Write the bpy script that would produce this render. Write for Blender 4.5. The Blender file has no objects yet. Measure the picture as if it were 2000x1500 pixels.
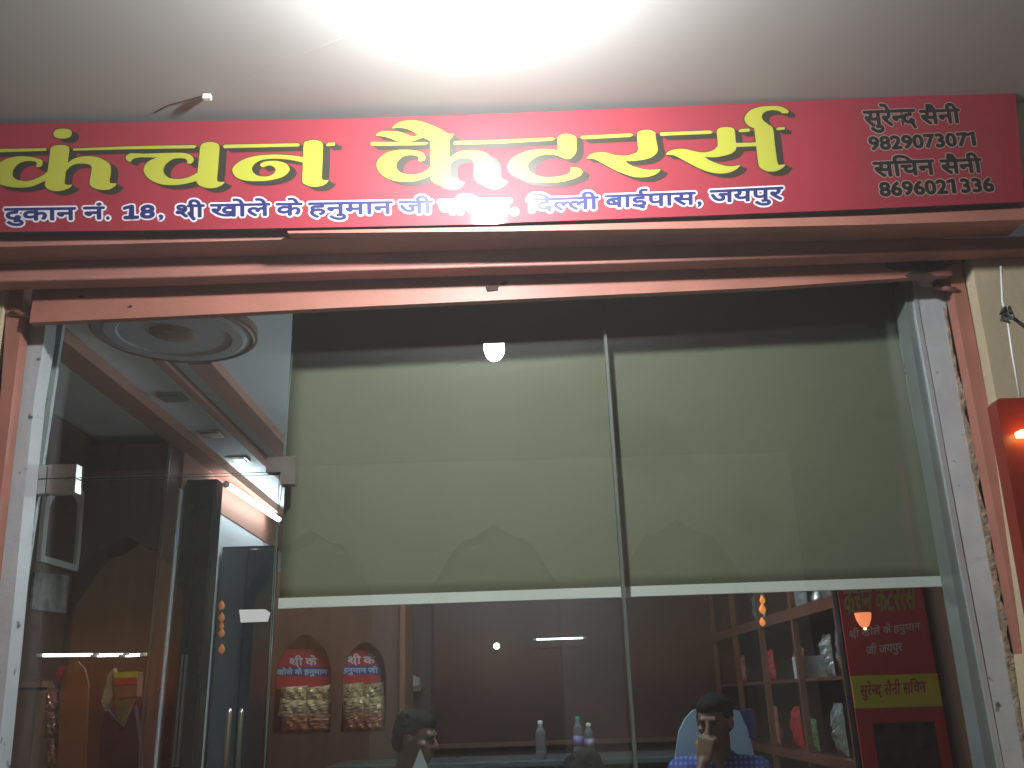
import bpy, bmesh, math, random
from mathutils import Vector, Matrix
from mathutils.geometry import tessellate_polygon
random.seed(7)
S = bpy.context.scene
COL = S.collection

# ---------------------------------------------------------------- camera
F = 1765.0                                   # focal length in photo pixels (2000 wide)
UP = Vector((-158, 5060, -1765)).normalized()
_t = -.010
_s = (.3292 * _t + .0295) / .9439
AX = Vector((1, _s, _t)); AX = (AX - UP * UP.dot(AX)).normalized()
AY = UP.cross(AX)
R3 = Matrix((AX, AY, UP))                    # camera space -> world
CAM = Vector((0, -2.2, 1.5))
cd = bpy.data.cameras.new('camera'); co = bpy.data.objects.new('camera', cd); COL.objects.link(co)
cd.sensor_width = 36; cd.lens = 36 * F / 2000; cd.clip_start = .02; cd.clip_end = 500
M4 = R3.to_4x4(); M4.translation = CAM
co.matrix_world = M4
S.camera = co

# ---------------------------------------------------------------- world, exposure
W = bpy.data.worlds.new("World"); S.world = W; W.use_nodes = True
wn = W.node_tree.nodes; bg = wn['Background']
sky = wn.new('ShaderNodeTexSky'); sky.sky_type = 'NISHITA'; sky.sun_disc = False
sky.sun_elevation = math.radians(-1); sky.sun_rotation = math.radians(200)
W.node_tree.links.new(sky.outputs[0], bg.inputs[0]); bg.inputs[1].default_value = .12
S.view_settings.view_transform = 'Standard'; S.view_settings.look = 'None'
S.view_settings.exposure = 0; S.view_settings.gamma = 1
S.cycles.max_bounces = 8; S.cycles.transparent_max_bounces = 16
S.cycles.sample_clamp_indirect = 3; S.cycles.caustics_reflective = False; S.cycles.caustics_refractive = False
try: S.cycles.use_denoising = True
except Exception: pass

def ray(px, py): return R3 @ Vector(((px - 1000) / F, (750 - py) / F, -1))
def at(px, py, y):
    d = ray(px, py); return CAM + d * ((y - CAM.y) / d.y)
def atz(px, py, z):
    d = ray(px, py); return CAM + d * ((z - CAM.z) / d.z)
def atx(px, py, x):
    d = ray(px, py); return CAM + d * ((x - CAM.x) / d.x)
TILT = math.tan(math.radians(7.2)); SZ = 2.735
def sg(px, py):                               # point on the leaning face of the signboard
    d = ray(px, py); k = (-(CAM.z - SZ) * TILT - CAM.y) / (d.y + d.z * TILT); return CAM + d * k

# ---------------------------------------------------------------- materials
MATS = {}
def mat(name, col, rough=.6, metal=0, var=.12, scale=6, bump=0, bscale=60, spec=.5, emit=None, es=0, coat=0, coat_r=.2, sss=0, streak=None, dirt=None):
    if name in MATS: return MATS[name]
    m = bpy.data.materials.new(name); m.use_nodes = True; nt = m.node_tree; n = nt.nodes; l = nt.links
    b = n['Principled BSDF']
    b.inputs['Roughness'].default_value = rough; b.inputs['Metallic'].default_value = metal
    b.inputs['Specular IOR Level'].default_value = spec
    b.inputs['Coat Weight'].default_value = coat; b.inputs['Coat Roughness'].default_value = coat_r
    tc = n.new('ShaderNodeTexCoord')
    if var:
        tx = n.new('ShaderNodeTexNoise'); tx.inputs['Scale'].default_value = scale; tx.inputs['Detail'].default_value = 6
        if streak:
            mp = n.new('ShaderNodeMapping'); mp.inputs['Scale'].default_value = streak
            l.new(tc.outputs['Object'], mp.inputs[0]); l.new(mp.outputs[0], tx.inputs[0])
        else: l.new(tc.outputs['Object'], tx.inputs[0])
        r = n.new('ShaderNodeValToRGB')
        r.color_ramp.elements[0].position = .3; r.color_ramp.elements[1].position = .7
        r.color_ramp.elements[0].color = tuple(c * (1 - var) for c in col) + (1,)
        r.color_ramp.elements[1].color = tuple(min(1, c * (1 + var)) for c in col) + (1,)
        l.new(tx.outputs[0], r.inputs[0]); last = r.outputs[0]
        if dirt:                              # specks and stains: (colour, scale, threshold)
            dn = n.new('ShaderNodeTexNoise'); dn.inputs['Scale'].default_value = dirt[1]; dn.inputs['Detail'].default_value = 3
            l.new(tc.outputs['Object'], dn.inputs[0])
            dr = n.new('ShaderNodeValToRGB'); dr.color_ramp.elements[0].position = dirt[2]; dr.color_ramp.elements[1].position = dirt[2] + .06
            l.new(dn.outputs[0], dr.inputs[0])
            mx = n.new('ShaderNodeMix'); mx.data_type = 'RGBA'
            l.new(dr.outputs[0], mx.inputs[0]); l.new(last, mx.inputs[6]); mx.inputs[7].default_value = tuple(dirt[0]) + (1,)
            last = mx.outputs[2]
        l.new(last, b.inputs['Base Color'])
    else: b.inputs['Base Color'].default_value = tuple(col) + (1,)
    if bump:
        bt = n.new('ShaderNodeTexNoise'); bt.inputs['Scale'].default_value = bscale; bt.inputs['Detail'].default_value = 5
        l.new(tc.outputs['Object'], bt.inputs[0])
        bp = n.new('ShaderNodeBump'); bp.inputs['Strength'].default_value = bump; bp.inputs['Distance'].default_value = .01
        l.new(bt.outputs[0], bp.inputs['Height']); l.new(bp.outputs[0], b.inputs['Normal'])
    if emit:
        b.inputs['Emission Color'].default_value = tuple(emit) + (1,); b.inputs['Emission Strength'].default_value = es
    MATS[name] = m; return m

def glass_mat(name, tint=(.93, .96, .94), base=.055, gr=0.0):
    m = bpy.data.materials.new(name); m.use_nodes = True; nt = m.node_tree; n = nt.nodes; l = nt.links
    n.clear()
    out = n.new('ShaderNodeOutputMaterial'); mx = n.new('ShaderNodeMixShader'); tr = n.new('ShaderNodeBsdfTransparent'); gl = n.new('ShaderNodeBsdfGlossy')
    lw = n.new('ShaderNodeLayerWeight'); lw.inputs[0].default_value = .5
    p = n.new('ShaderNodeMath'); p.operation = 'POWER'; p.inputs[1].default_value = 5
    a = n.new('ShaderNodeMath'); a.operation = 'MULTIPLY_ADD'; a.inputs[1].default_value = 1 - base; a.inputs[2].default_value = base
    l.new(lw.outputs['Facing'], p.inputs[0]); l.new(p.outputs[0], a.inputs[0]); l.new(a.outputs[0], mx.inputs[0])
    tr.inputs[0].default_value = tint + (1,); gl.inputs[0].default_value = (1, 1, 1, 1); gl.inputs['Roughness'].default_value = gr
    l.new(tr.outputs[0], mx.inputs[1]); l.new(gl.outputs[0], mx.inputs[2]); l.new(mx.outputs[0], out.inputs[0])
    MATS[name] = m; return m

def emit_mat(name, col, s):
    m = bpy.data.materials.new(name); m.use_nodes = True; n = m.node_tree.nodes; n.clear()
    e = n.new('ShaderNodeEmission'); o = n.new('ShaderNodeOutputMaterial'); e.inputs[0].default_value = tuple(col) + (1,); e.inputs[1].default_value = s
    m.node_tree.links.new(e.outputs[0], o.inputs[0]); MATS[name] = m; return m

M_ceil = mat('ceiling_paint', (.39, .37, .355), .85, var=.06, scale=1.3, bump=.05, bscale=18)
M_cream = mat('cream_paint', (.50, .42, .28), .8, var=.12, scale=4, bump=.2, dirt=((.16, .10, .06), 9, .70))
M_white = mat('white_jamb_paint', (.41, .43, .44), .55, var=.14, scale=5, bump=.3, bscale=30, dirt=((.08, .07, .055), 24, .66))
M_pink = mat('salmon_paint', (.36, .145, .105), .5, var=.14, scale=7, bump=.1, dirt=((.10, .05, .035), 14, .72))
M_pinkd = mat('faded_salmon_paint', (.36, .155, .125), .5, var=.16, scale=5, bump=.12, streak=(1, 1, 4))
M_plaster = mat('broken_plaster', (.30, .24, .17), .9, var=.4, scale=40, bump=.9, bscale=80)
M_red = mat('sign_red_vinyl', (.29, .024, .040), .55, var=.05, scale=3, spec=.4, coat=.3, coat_r=.07, bump=.05, bscale=5)
M_yel = mat('sign_yellow_vinyl', (.42, .42, .045), .4, var=.03, coat=.3, coat_r=.07)
M_shad = mat('sign_shadow_vinyl', (.028, .026, .016), .4, var=.03, coat=.3, coat_r=.07)
M_navy = mat('sign_navy_vinyl', (.02, .024, .13), .4, var=.03, coat=.3, coat_r=.07)
M_swhite = mat('sign_white_vinyl', (.75, .72, .76), .4, var=.03, coat=.3, coat_r=.07)
M_black = mat('sign_black_vinyl', (.012, .011, .010), .4, var=.03, coat=.3, coat_r=.07)
M_sgrey = mat('sign_grey_outline_vinyl', (.34, .22, .19), .4, var=.03)
M_steel = mat('brushed_steel', (.52, .50, .47), .32, 1, var=.1, scale=30)
M_alu = mat('aluminium', (.62, .64, .66), .4, .6, var=.06, scale=20)
M_blind = mat('olive_blind_fabric', (.168, .168, .116), .85, var=.06, scale=2.6, bump=.1, bscale=300, dirt=((.152, .15, .098), 3.2, .64))
M_glass = glass_mat('window_glass')
M_edge = mat('glass_edge', (.20, .30, .27), .15, var=.1, spec=.8)
M_iwhite = mat('interior_white_paint', (.72, .77, .82), .7, var=.05, scale=3)
M_salm = mat('interior_salmon_paint', (.38, .18, .13), .7, var=.06)
M_brown = mat('brown_laminate', (.12, .055, .036), .4, var=.22, scale=4, streak=(6, 6, .6))
M_dark = mat('black_laminate', (.016, .018, .017), .2, var=.15, scale=5, spec=.6)
M_maroon = mat('maroon_panel', (.07, .016, .013), .45, var=.45, scale=2.2)
M_wood = mat('shelf_wood', (.17, .06, .035), .45, var=.25, scale=8, streak=(1, 8, 1))
M_door_w = mat('orange_brown_wood', (.20, .075, .03), .5, var=.2, scale=5, streak=(8, 8, .7))
M_arcade = mat('arcade_paint', (.42, .37, .29), .8, var=.1, scale=3, bump=.1)
M_floor = mat('stone_floor', (.42, .38, .35), .35, var=.15, scale=2)
M_cable = mat('cable_black', (.02, .02, .02), .5, var=0)
M_plastic = mat('white_plastic', (.72, .72, .70), .4, var=.03)

# ---------------------------------------------------------------- mesh helpers
def obj(name, bm, m, parent=None, smooth=False):
    me = bpy.data.meshes.new(name)
    bmesh.ops.recalc_face_normals(bm, faces=bm.faces[:])
    bm.to_mesh(me); bm.free()
    for x in (m if isinstance(m, (list, tuple)) else [m]): me.materials.append(x)
    if smooth:
        for p in me.polygons: p.use_smooth = True
    o = bpy.data.objects.new(name, me); COL.objects.link(o)
    if parent is not None: o.parent = parent
    return o
def tag(o, label, cat=None, group=None, kind=None):
    if label: o['label'] = label
    if cat: o['category'] = cat
    if group: o['group'] = group
    if kind: o['kind'] = kind
    return o
def thing(name, label, cat, group=None):
    o = bpy.data.objects.new(name, None); COL.objects.link(o); o.empty_display_size = .05
    return tag(o, label, cat, group)
def box(bm, x0, x1, y0, y1, z0, z1, bev=0, mi=0):
    vs = [bm.verts.new(p) for p in ((x0, y0, z0), (x1, y0, z0), (x1, y1, z0), (x0, y1, z0), (x0, y0, z1), (x1, y0, z1), (x1, y1, z1), (x0, y1, z1))]
    fs = [bm.faces.new([vs[i] for i in q]) for q in ((3, 2, 1, 0), (4, 5, 6, 7), (0, 1, 5, 4), (1, 2, 6, 5), (2, 3, 7, 6), (3, 0, 4, 7))]
    for f in fs: f.material_index = mi
    if bev: bmesh.ops.bevel(bm, geom=list({e for f in fs for e in f.edges}), offset=bev, segments=2, affect='EDGES', profile=.5)
    return fs
def B(*a, **k):
    bm = bmesh.new(); box(bm, *a, **k); return bm
def prism(pts, off, bm=None, mi_side=0):
    """closed outline (world points) swept along off"""
    bm = bm or bmesh.new(); off = Vector(off); n = len(pts)
    tris = tessellate_polygon([[Vector(p) for p in pts]])
    a = [bm.verts.new(p) for p in pts]; b = [bm.verts.new(Vector(p) + off) for p in pts]
    for t in tris:
        try: bm.faces.new([a[i] for i in t])
        except ValueError: pass
        try: bm.faces.new([b[i] for i in reversed(t)])
        except ValueError: pass
    for i in range(n):
        j = (i + 1) % n
        try:
            f = bm.faces.new((a[i], b[i], b[j], a[j])); f.material_index = mi_side
        except ValueError: pass
    return bm
def pxprism(px, y, th, bm=None, mi_side=0): return prism([at(a, b, y) for a, b in px], (0, th, 0), bm, mi_side)
def tube(bm, pts, r, seg=10, cap=True):
    pts = [Vector(p) for p in pts]; rings = []
    rs = r if isinstance(r, (list, tuple)) else [r] * len(pts)
    for i, p in enumerate(pts):
        d = (pts[min(i + 1, len(pts) - 1)] - pts[max(i - 1, 0)]).normalized()
        u = d.orthogonal().normalized() if i == 0 else (u - d * u.dot(d)).normalized()
        v = d.cross(u)
        rings.append([bm.verts.new(p + (u * math.cos(2 * math.pi * k / seg) + v * math.sin(2 * math.pi * k / seg)) * rs[i]) for k in range(seg)])
    for a, b in zip(rings, rings[1:]):
        for k in range(seg): bm.faces.new((a[k], a[(k + 1) % seg], b[(k + 1) % seg], b[k]))
    if cap: bm.faces.new(rings[0][::-1]); bm.faces.new(rings[-1])
    return bm
def lathe(bm, c, prof, seg=24, axis='z'):
    c = Vector(c); rings = []
    for r, h in prof:
        rings.append([bm.verts.new(c + Vector((r * math.cos(2 * math.pi * k / seg), r * math.sin(2 * math.pi * k / seg), h))) for k in range(seg)])
    for a, b in zip(rings, rings[1:]):
        for k in range(seg): bm.faces.new((a[k], a[(k + 1) % seg], b[(k + 1) % seg], b[k]))
    bm.faces.new(rings[0][::-1]); bm.faces.new(rings[-1])
    return bm
def catmull(pts, n=5):
    """closed smooth curve; sharp turns keep their corner"""
    out = []; L = len(pts)
    P = [Vector(p) for p in pts]
    def sharp(i):
        a = P[i] - P[i - 1]; b = P[(i + 1) % L] - P[i]
        return a.length > 1e-9 and b.length > 1e-9 and a.angle(b, 0) > math.radians(62)
    for i in range(L):
        p1, p2 = P[i], P[(i + 1) % L]
        p0 = p1 if sharp(i) else P[i - 1]
        p3 = p2 if sharp((i + 1) % L) else P[(i + 2) % L]
        for k in range(n):
            t = k / n
            out.append(.5 * ((2 * p1) + (p2 - p0) * t + (2 * p0 - 5 * p1 + 4 * p2 - p3) * t * t + (3 * p1 - p0 - 3 * p2 + p3) * t ** 3))
    return out

# ================================================================ SETTING
CZ = 3.085
tag(obj('ceiling', B(-6, 6, -3.2, .6, CZ, CZ + .15), M_ceil), None, kind='structure')
tag(obj('floor', B(-8, 8, -14, .35, -.1, 0), M_floor), None, kind='structure')
tag(obj('shop_floor', B(-2.6, 2.6, .36, 5, .05, .2), M_floor), None, kind='structure')

# ---- the shop building
shop = thing('shop_building', 'cream and salmon painted shop front with dark brown panelled room behind glass', 'building')
# wall over the opening carrying the sign
obj('wall', B(-4, 1.474, .035, .128, 2.722, CZ), M_pinkd, shop)
# ledge flange under the sign
fl = [sg(560, 449), sg(960, 441), sg(1350, 430), sg(1700, 419), sg(2050, 402), sg(2060, 426), sg(1700, 438), sg(1350, 445), sg(980, 450.5), sg(562, 454)]
obj('ledge', prism([(p.x, .006, p.z) for p in fl], (0, .028, 0)), M_pink, shop)
# lintel of the opening
li = [(57, 630), (61, 630), (350, 617), (700, 599), (1100, 580), (1500, 561), (1764, 543), (1860, 537)]
lb = [at(a, b, .20) for a, b in li]
obj('lintel', prism(lb + [(lb[-1].x, .20, 2.86), (lb[0].x, .20, 2.86)], (0, .025, 0)), M_pink, shop)
# white jambs
def jamb(left, right, y0, y1, nm='pillar'):
    pts = [at(a, b, y0) for a, b in left] + [at(a, b, y0) for a, b in reversed(right)]
    return obj(nm, prism(pts, (0, y1 - y0, 0)), M_white, shop)
pL = jamb([(58, 600), (56, 634), (32, 783), (11, 925), (0, 992), (-95, 1560)], [(92, 600), (86, 664), (67, 776), (44, 1000), (20, 1250), (-12, 1560)], .29, .355)
pL['label'] = 'left white painted jamb with chipped specks'
pR = jamb([(1788, 560), (1795, 610), (1830, 800), (1880, 1056), (1918, 1260), (1972, 1560)], [(1846, 560), (1850, 616), (1882, 800), (1923, 1047), (1966, 1280), (2022, 1560)], .29, .45)
pR['label'] = 'right white painted jamb with broken plaster edge'
# broken plaster along the right jamb
bm = bmesh.new(); prev = None; pts = []
for i in range(46):
    t = i / 45; yy = 600 + t * 920; xl = 1847 + (yy - 600) * .178 - 4; w = 9 + t * 16
    pts.append((xl, yy, w))
ou = [at(a, b, .285) for a, b, w in pts] + [at(a + w * random.uniform(.35, 1.1), b + random.uniform(-6, 6), .285) for a, b, w in reversed(pts)]
obj('plaster_edge', prism(ou, (0, .17, 0), bm), M_plaster, shop)
# inner return of left jamb (white, behind the glass) and right wood jamb
obj('wall', B(-1.9, at(79, 972, .40).x, .385, .40, .2, 2.85), M_white, shop)['label'] = 'white return wall behind left jamb'
# side walls of the front
o = obj('wall', B(-4.2, at(13, 560, .222).x, .222, .26, 0, 2.72), M_cream, shop); o['label'] = 'cream wall left of the shutter guide'
cl = [at(1896, 500, .19), at(1907, 564, .19), at(1945, 773, .19), at(2056, 1560, .19)]
o = obj('wall', prism(cl + [(2.9, .19, .9), (2.9, .19, 2.72)], (0, .09, 0)), M_cream, shop); o['label'] = 'cream wall right of the shutter guide'
obj('wall', B(1.40, 2.9, .46, .6, 0, 2.85), M_brown, shop)
pc = [sg(1993, 150), sg(1993, 180), sg(1998, 215), sg(1999, 300), sg(2003, 360), sg(2009, 405)]
o = obj('pilaster', prism([(p.x, .0, p.z) for p in pc] + [(2.4, 0, 2.724), (2.4, 0, CZ - .002)], (0, .1, 0)), mat('offwhite_plaster', (.62, .58, .47), .8, var=.08, bump=.3, bscale=12), shop); o['label'] = 'off-white plaster pilaster beside the sign end'
# the room
o = obj('interior_ceiling', B(-2.3, 2.3, .64, 4.8, 2.8, 2.9), M_iwhite, shop)
def cstrip(x0, x1, y0, y1, d, m, nm): return obj(nm, B(x0, x1, y0, y1, 2.8 - d, 2.8 - .001), m, o)
cstrip(-1.665, -1.555, .66, 4.7, .05, M_salm, 'ceiling_beam')
cstrip(-1.345, -1.305, 1.05, 4.7, .03, M_salm, 'ceiling_beam')
cstrip(-1.215, -1.125, 1.08, 4.7, .04, M_salm, 'ceiling_beam')
bm = bmesh.new(); lathe(bm, (-1.17, .80, 2.76), [(.01, .006), (.19, .006), (.198, .0), (.236, 0), (.25, .006), (.262, .006), (.262, .039)], 48)
md = obj('ceiling_medallion', bm, mat('medallion_grey', (.38, .39, .41), .7, var=.05), o)
bm = bmesh.new(); lathe(bm, (-1.17, .80, 2.76), [(.263, .03), (.263, .004), (.272, .002), (.276, .012), (.286, .012), (.286, .039)], 48)
obj('medallion_rim', bm, mat('dull_salmon_rim', (.22, .13, .10), .7, var=.1), md)
bm = bmesh.new(); lathe(bm, (-1.17, .78, 2.76), [(.01, -.006), (.05, -.004), (.075, .002), (.08, .0055)], 32)
obj('medallion_rosette', bm, mat('rosette_bronze', (.20, .15, .10), .6, var=.3, scale=30), md)
for (x, y) in ((-1.464, 2.139), (-1.473, 2.645), (-1.45, 1.56)):
    bm = bmesh.new(); box(bm, x - .055, x + .055, y - .055, y + .055, 2.788, 2.799)
    d = obj('downlight', bm, M_steel, o)
    obj('lens', B(x - .042, x + .042, y - .042, y + .042, 2.784, 2.7875), mat('lens_grey', (.25, .27, .27), .3, var=.05), d)
# room walls
o = obj('wall', B(-2.25, -2.05, .64, 2.3, .2, 2.79), M_brown, shop); o['label'] = 'dark brown panelled side wall on the left'
o = obj('wall', B(-2.05, -1.655, 2.11, 2.3, .2, 2.745), M_brown, shop); o['label'] = 'dark brown cross panel facing the door'
o = obj('wall', B(-1.85, -1.65, 2.302, 4.6, .2, 2.56), M_iwhite, shop); o['label'] = 'white side wall under the tube light'
o = obj('frieze', B(-1.85, -1.645, 2.302, 4.6, 2.561, 2.795), M_salm, shop)
o = obj('wall', B(-2.0, 2.4, 4.6, 4.8, .2, 2.79), M_maroon, shop); o['label'] = 'maroon back wall'
obj('wall_ledge', B(-1.6, 1.4, 4.52, 4.598, 1.19, 1.22, bev=.004), M_wood, shop)
obj('wall', B(1.86, 2.1, .64, 4.6, .2, 2.79), M_door_w, shop)['label'] = 'orange brown wood side wall on the right'
bm = bmesh.new(); box(bm, -1.652, -1.640, 2.095, 2.108, .2, 2.74)
obj('edge_trim', bm, M_steel, shop)

# ---- the arcade in front of the shop: piers with pointed arches, courtyard beyond
def arc_pts(xc, w, zs, za, y):
    L_ = []
    for i in range(13):
        t = i / 12; L_.append((xc - w / 2 + w * t, y, zs + (za - zs) * (1 - abs(2 * t - 1) ** 2.2) * (.93 + .07 * math.cos(abs(2 * t - 1) * 11))))
    return [(xc - w / 2, y, .02)] + L_ + [(xc + w / 2, y, .02)]
ar = thing('arcade_wall', 'cream arcade wall of pointed arches facing the shops', 'arcade')
AYY = -3.2
hol = [arc_pts(-.09 + 1.25 * k, .86, 2.2, 2.63, AYY) for k in range(-4, 5)]
_bm = bmesh.new(); _loops = [[(-6, AYY, 0), (6, AYY, 0), (6, AYY, 3.08), (-6, AYY, 3.08)]] + hol
for _y in (0, -.3):
    _fl = [Vector(p) + Vector((0, _y, 0)) for lp_ in _loops for p in lp_]; _v = [_bm.verts.new(p) for p in _fl]
    for t in tessellate_polygon([[Vector(p) for p in lp_] for lp_ in _loops]):
        try: _bm.faces.new([_v[i] for i in t])
        except ValueError: pass
    if _y == 0: _v0 = _v
_k = 0
for lp_ in _loops:
    for i in range(len(lp_)):
        j = (i + 1) % len(lp_)
        try: _bm.faces.new((_v0[_k + i], _v[_k + i], _v[_k + j], _v0[_k + j]))
        except ValueError: pass
    _k += len(lp_)
obj('arch_wall', _bm, M_arcade, ar)
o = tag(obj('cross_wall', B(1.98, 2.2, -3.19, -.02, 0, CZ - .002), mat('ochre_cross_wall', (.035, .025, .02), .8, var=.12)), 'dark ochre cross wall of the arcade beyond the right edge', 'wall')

# ================================================================ ROLLING SHUTTER
sh = thing('rolling_shutter', 'salmon painted rolling shutter housing and side guides around the opening', 'shutter')
hd = [(-120, 557), (0, 552), (350, 543), (700, 530), (1100, 519), (1500, 506), (1852, 493), (2080, 484)]
hb = [at(a, b, .13) for a, b in hd]
obj('hood', prism(hb + [(p.x, .13, 2.7215) for p in reversed(hb)], (0, .05, 0)), M_pinkd, sh)
bm = bmesh.new(); tube(bm, [p + Vector((0, -.003, .004)) for p in hb], .0065, 8)
obj('hood_lip', bm, M_pinkd, sh, True)
def guide(l, r, y0, y1, lab):
    g = obj('guide', prism([at(a, b, y0) for a, b in l] + [at(a, b, y0) for a, b in reversed(r)], (0, y1 - y0, 0)), M_pink, sh); g['label'] = lab
    return g
guide([(16, 548), (15, 556), (7, 690), (-16, 1000), (-60, 1560)], [(50, 548), (48, 556), (37, 671), (2, 962), (-58, 1400), (-80, 1560)][:4] + [(-30, 1250), (-58, 1560)], .235, .28, 'left salmon guide rail')
guide([(1850, 500), (1852, 520), (1953, 1047), (2052, 1560)], [(1877, 500), (1880, 528), (1988, 1091), (2082, 1560)], .235, .28, 'right salmon guide rail')
# rusted marks and bolts on lintel
for (px, py, w) in ((1760, 515, 90), (1815, 520, 80), (1800, 540, 70), (255, 598, 9), (160, 580, 12), (960, 562, 34), (985, 553, 16)):
    c = at(px, py, .197); k = w / 1765 * 2.6 / 2
    bm = bmesh.new()
    vs = [(c.x + math.cos(a) * k * random.uniform(.6, 1.2), .1985, c.z + math.sin(a) * k * .45 * random.uniform(.5, 1.2)) for a in [i * .7 for i in range(9)]]
    obj('rust_scar', prism(vs, (0, -.003, 0), bm), mat('rust', (.045, .022, .016), .9, var=.4, scale=60), sh)
# stop pins at the guide tops
for (a, b, c2, d2) in ((20, 612, 80, 618), (1828, 561, 1866, 566)):
    p = at(a, b, .23); q = at(c2, d2, .23)
    bm = bmesh.new(); tube(bm, [p, q], .008, 8); obj('stop_pin', bm, M_pink, sh, True)

# ================================================================ SIGNBOARD
sign = thing('shop_signboard', 'long red shop signboard with yellow Hindi lettering above the opening', 'signboard')
SN = Vector((0, -1, -TILT)).normalized()      # outward normal of the sign face
top = [(-110, 243), (0, 242), (350, 237), (700, 231), (1000, 221), (1350, 206), (1700, 191), (1983, 178)]
bot = [(2001, 394), (1650, 410), (1350, 422), (1000, 435), (968, 437.5), (700, 443), (350, 449), (0, 453), (-110, 455)]
obj('panel', prism([sg(a, b) for a, b in top + bot], SN * -.028, mi_side=1), [M_red, mat('sign_edge_dark', (.03, .02, .02), .6, var=.1)], sign)
cpch = [(1662, 206), (1905, 196), (1914, 240), (1958, 240), (1962, 388), (1690, 398)]
obj('contact_patch', prism([sg(a, b) + SN * .0002 for a, b in cpch], SN * .0001), mat('patch_red', (.26, .026, .038), .6, var=.06, scale=4, spec=.4), sign)
def layer_poly(bm, pts, lift):
    pts = [p + SN * lift for p in pts]
    vs = [bm.verts.new(p) for p in pts]
    for t in tessellate_polygon([pts]):
        try: bm.faces.new([vs[i] for i in t])
        except ValueError: pass
def tr(ox, oy, s, pts): return [(ox + x * s, oy + y * s) for x, y in pts]
Z1 = (0, 240, .125); Z2 = (230, 260, .125); Z3 = (430, 260, .125); Z4 = (715, 225, .1425); Z5 = (970, 240, .1); Z6 = (1130, 230, .1); Z7 = (1290, 195, .14)
LET = []
def L(z, pts): LET.append(catmull([Vector((a, b)) for a, b in tr(*z, pts)], 4))
def LS(pts): LET.append([Vector(p) for p in pts])
# KA with dot
L(Z1, [(735, 880), (620, 950), (480, 1000), (320, 1015), (150, 1000), (0, 960), (-80, 900), (-125, 800), (-100, 700), (0, 625), (120, 560), (280, 528), (430, 528), (560, 550), (650, 580), (672, 630), (650, 680), (600, 695), (565, 690), (580, 640), (560, 610), (480, 598), (390, 605), (300, 640), (230, 710), (200, 790), (215, 850), (280, 895), (380, 912), (480, 905), (600, 860), (690, 810), (770, 740)])
L(Z1, [(800, 395), (850, 362), (950, 350), (1040, 358), (1085, 400), (1080, 500), (1060, 640), (1035, 760), (1020, 880), (1015, 940), (1040, 970), (1135, 968), (1100, 1010), (1000, 1055), (880, 1070), (780, 1050), (715, 1000), (710, 940), (730, 860), (750, 740), (775, 560), (788, 440)])
L(Z1, [(1050, 650), (1130, 580), (1260, 535), (1400, 525), (1530, 540), (1640, 590), (1710, 640), (1735, 700), (1735, 800), (1715, 900), (1725, 945), (1830, 950), (1790, 1000), (1700, 1045), (1580, 1050), (1480, 1025), (1415, 980), (1405, 920), (1425, 800), (1435, 700), (1400, 655), (1290, 640), (1180, 650), (1100, 690), (1035, 760)])
L(Z1, [(840, 175), (870, 120), (940, 98), (1050, 98), (1115, 125), (1125, 170), (1095, 225), (1010, 248), (910, 242), (855, 215)])
LS([(-15, 291.5), (91, 290), (91, 295), (-15, 298.5)])
LS([(143.7, 290.6), (250, 286.2), (379, 283.7), (385, 285.6), (380, 290), (250, 292), (143.7, 294.8)])
# CHA
L(Z2, [(190, 455), (140, 420), (130, 380), (165, 335), (240, 318), (420, 325), (640, 318), (850, 312), (1040, 315), (1140, 345), (1188, 400), (1180, 450), (1140, 480), (1085, 475), (1090, 440), (1060, 405), (980, 395), (880, 405), (800, 450), (740, 510), (715, 590), (740, 650), (800, 700), (880, 718), (980, 718), (1090, 700), (1190, 655), (1280, 600), (1280, 740), (1120, 780), (1000, 805), (860, 815), (700, 805), (570, 765), (470, 700), (415, 620), (410, 560), (440, 490), (510, 430), (620, 388), (480, 382), (330, 385), (250, 405), (215, 440)])
L(Z2, [(1300, 200), (1350, 158), (1440, 143), (1530, 155), (1590, 205), (1585, 350), (1570, 560), (1555, 730), (1590, 765), (1680, 765), (1630, 815), (1520, 860), (1400, 860), (1300, 830), (1240, 780), (1240, 700), (1262, 500), (1280, 330)])
# NA
LS(tr(*Z3, [(45, 210), (70, 185), (1225, 162), (1248, 185), (1225, 212), (70, 240)]))
L(Z3, [(1320, 385), (1150, 355), (950, 340), (780, 340), (560, 360), (380, 410), (260, 480), (195, 560), (200, 620), (250, 690), (350, 735), (500, 755), (700, 750), (880, 720), (1010, 670), (1085, 590), (1075, 530), (1020, 475), (900, 440), (780, 438), (680, 455), (625, 490), (640, 525), (685, 535), (760, 508), (830, 525), (870, 570), (850, 625), (790, 665), (700, 682), (600, 670), (530, 630), (500, 570), (520, 510), (590, 450), (700, 415), (860, 405), (1050, 415), (1200, 440), (1320, 470)])
L(Z3, [(1310, 170), (1360, 130), (1450, 112), (1550, 125), (1605, 170), (1605, 300), (1600, 500), (1590, 695), (1620, 735), (1700, 735), (1660, 790), (1560, 835), (1430, 840), (1330, 805), (1285, 760), (1290, 600), (1298, 400)])
LS(tr(*Z3, [(1660, 185), (1690, 155), (1800, 150), (1790, 200), (1665, 207)]))
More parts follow.
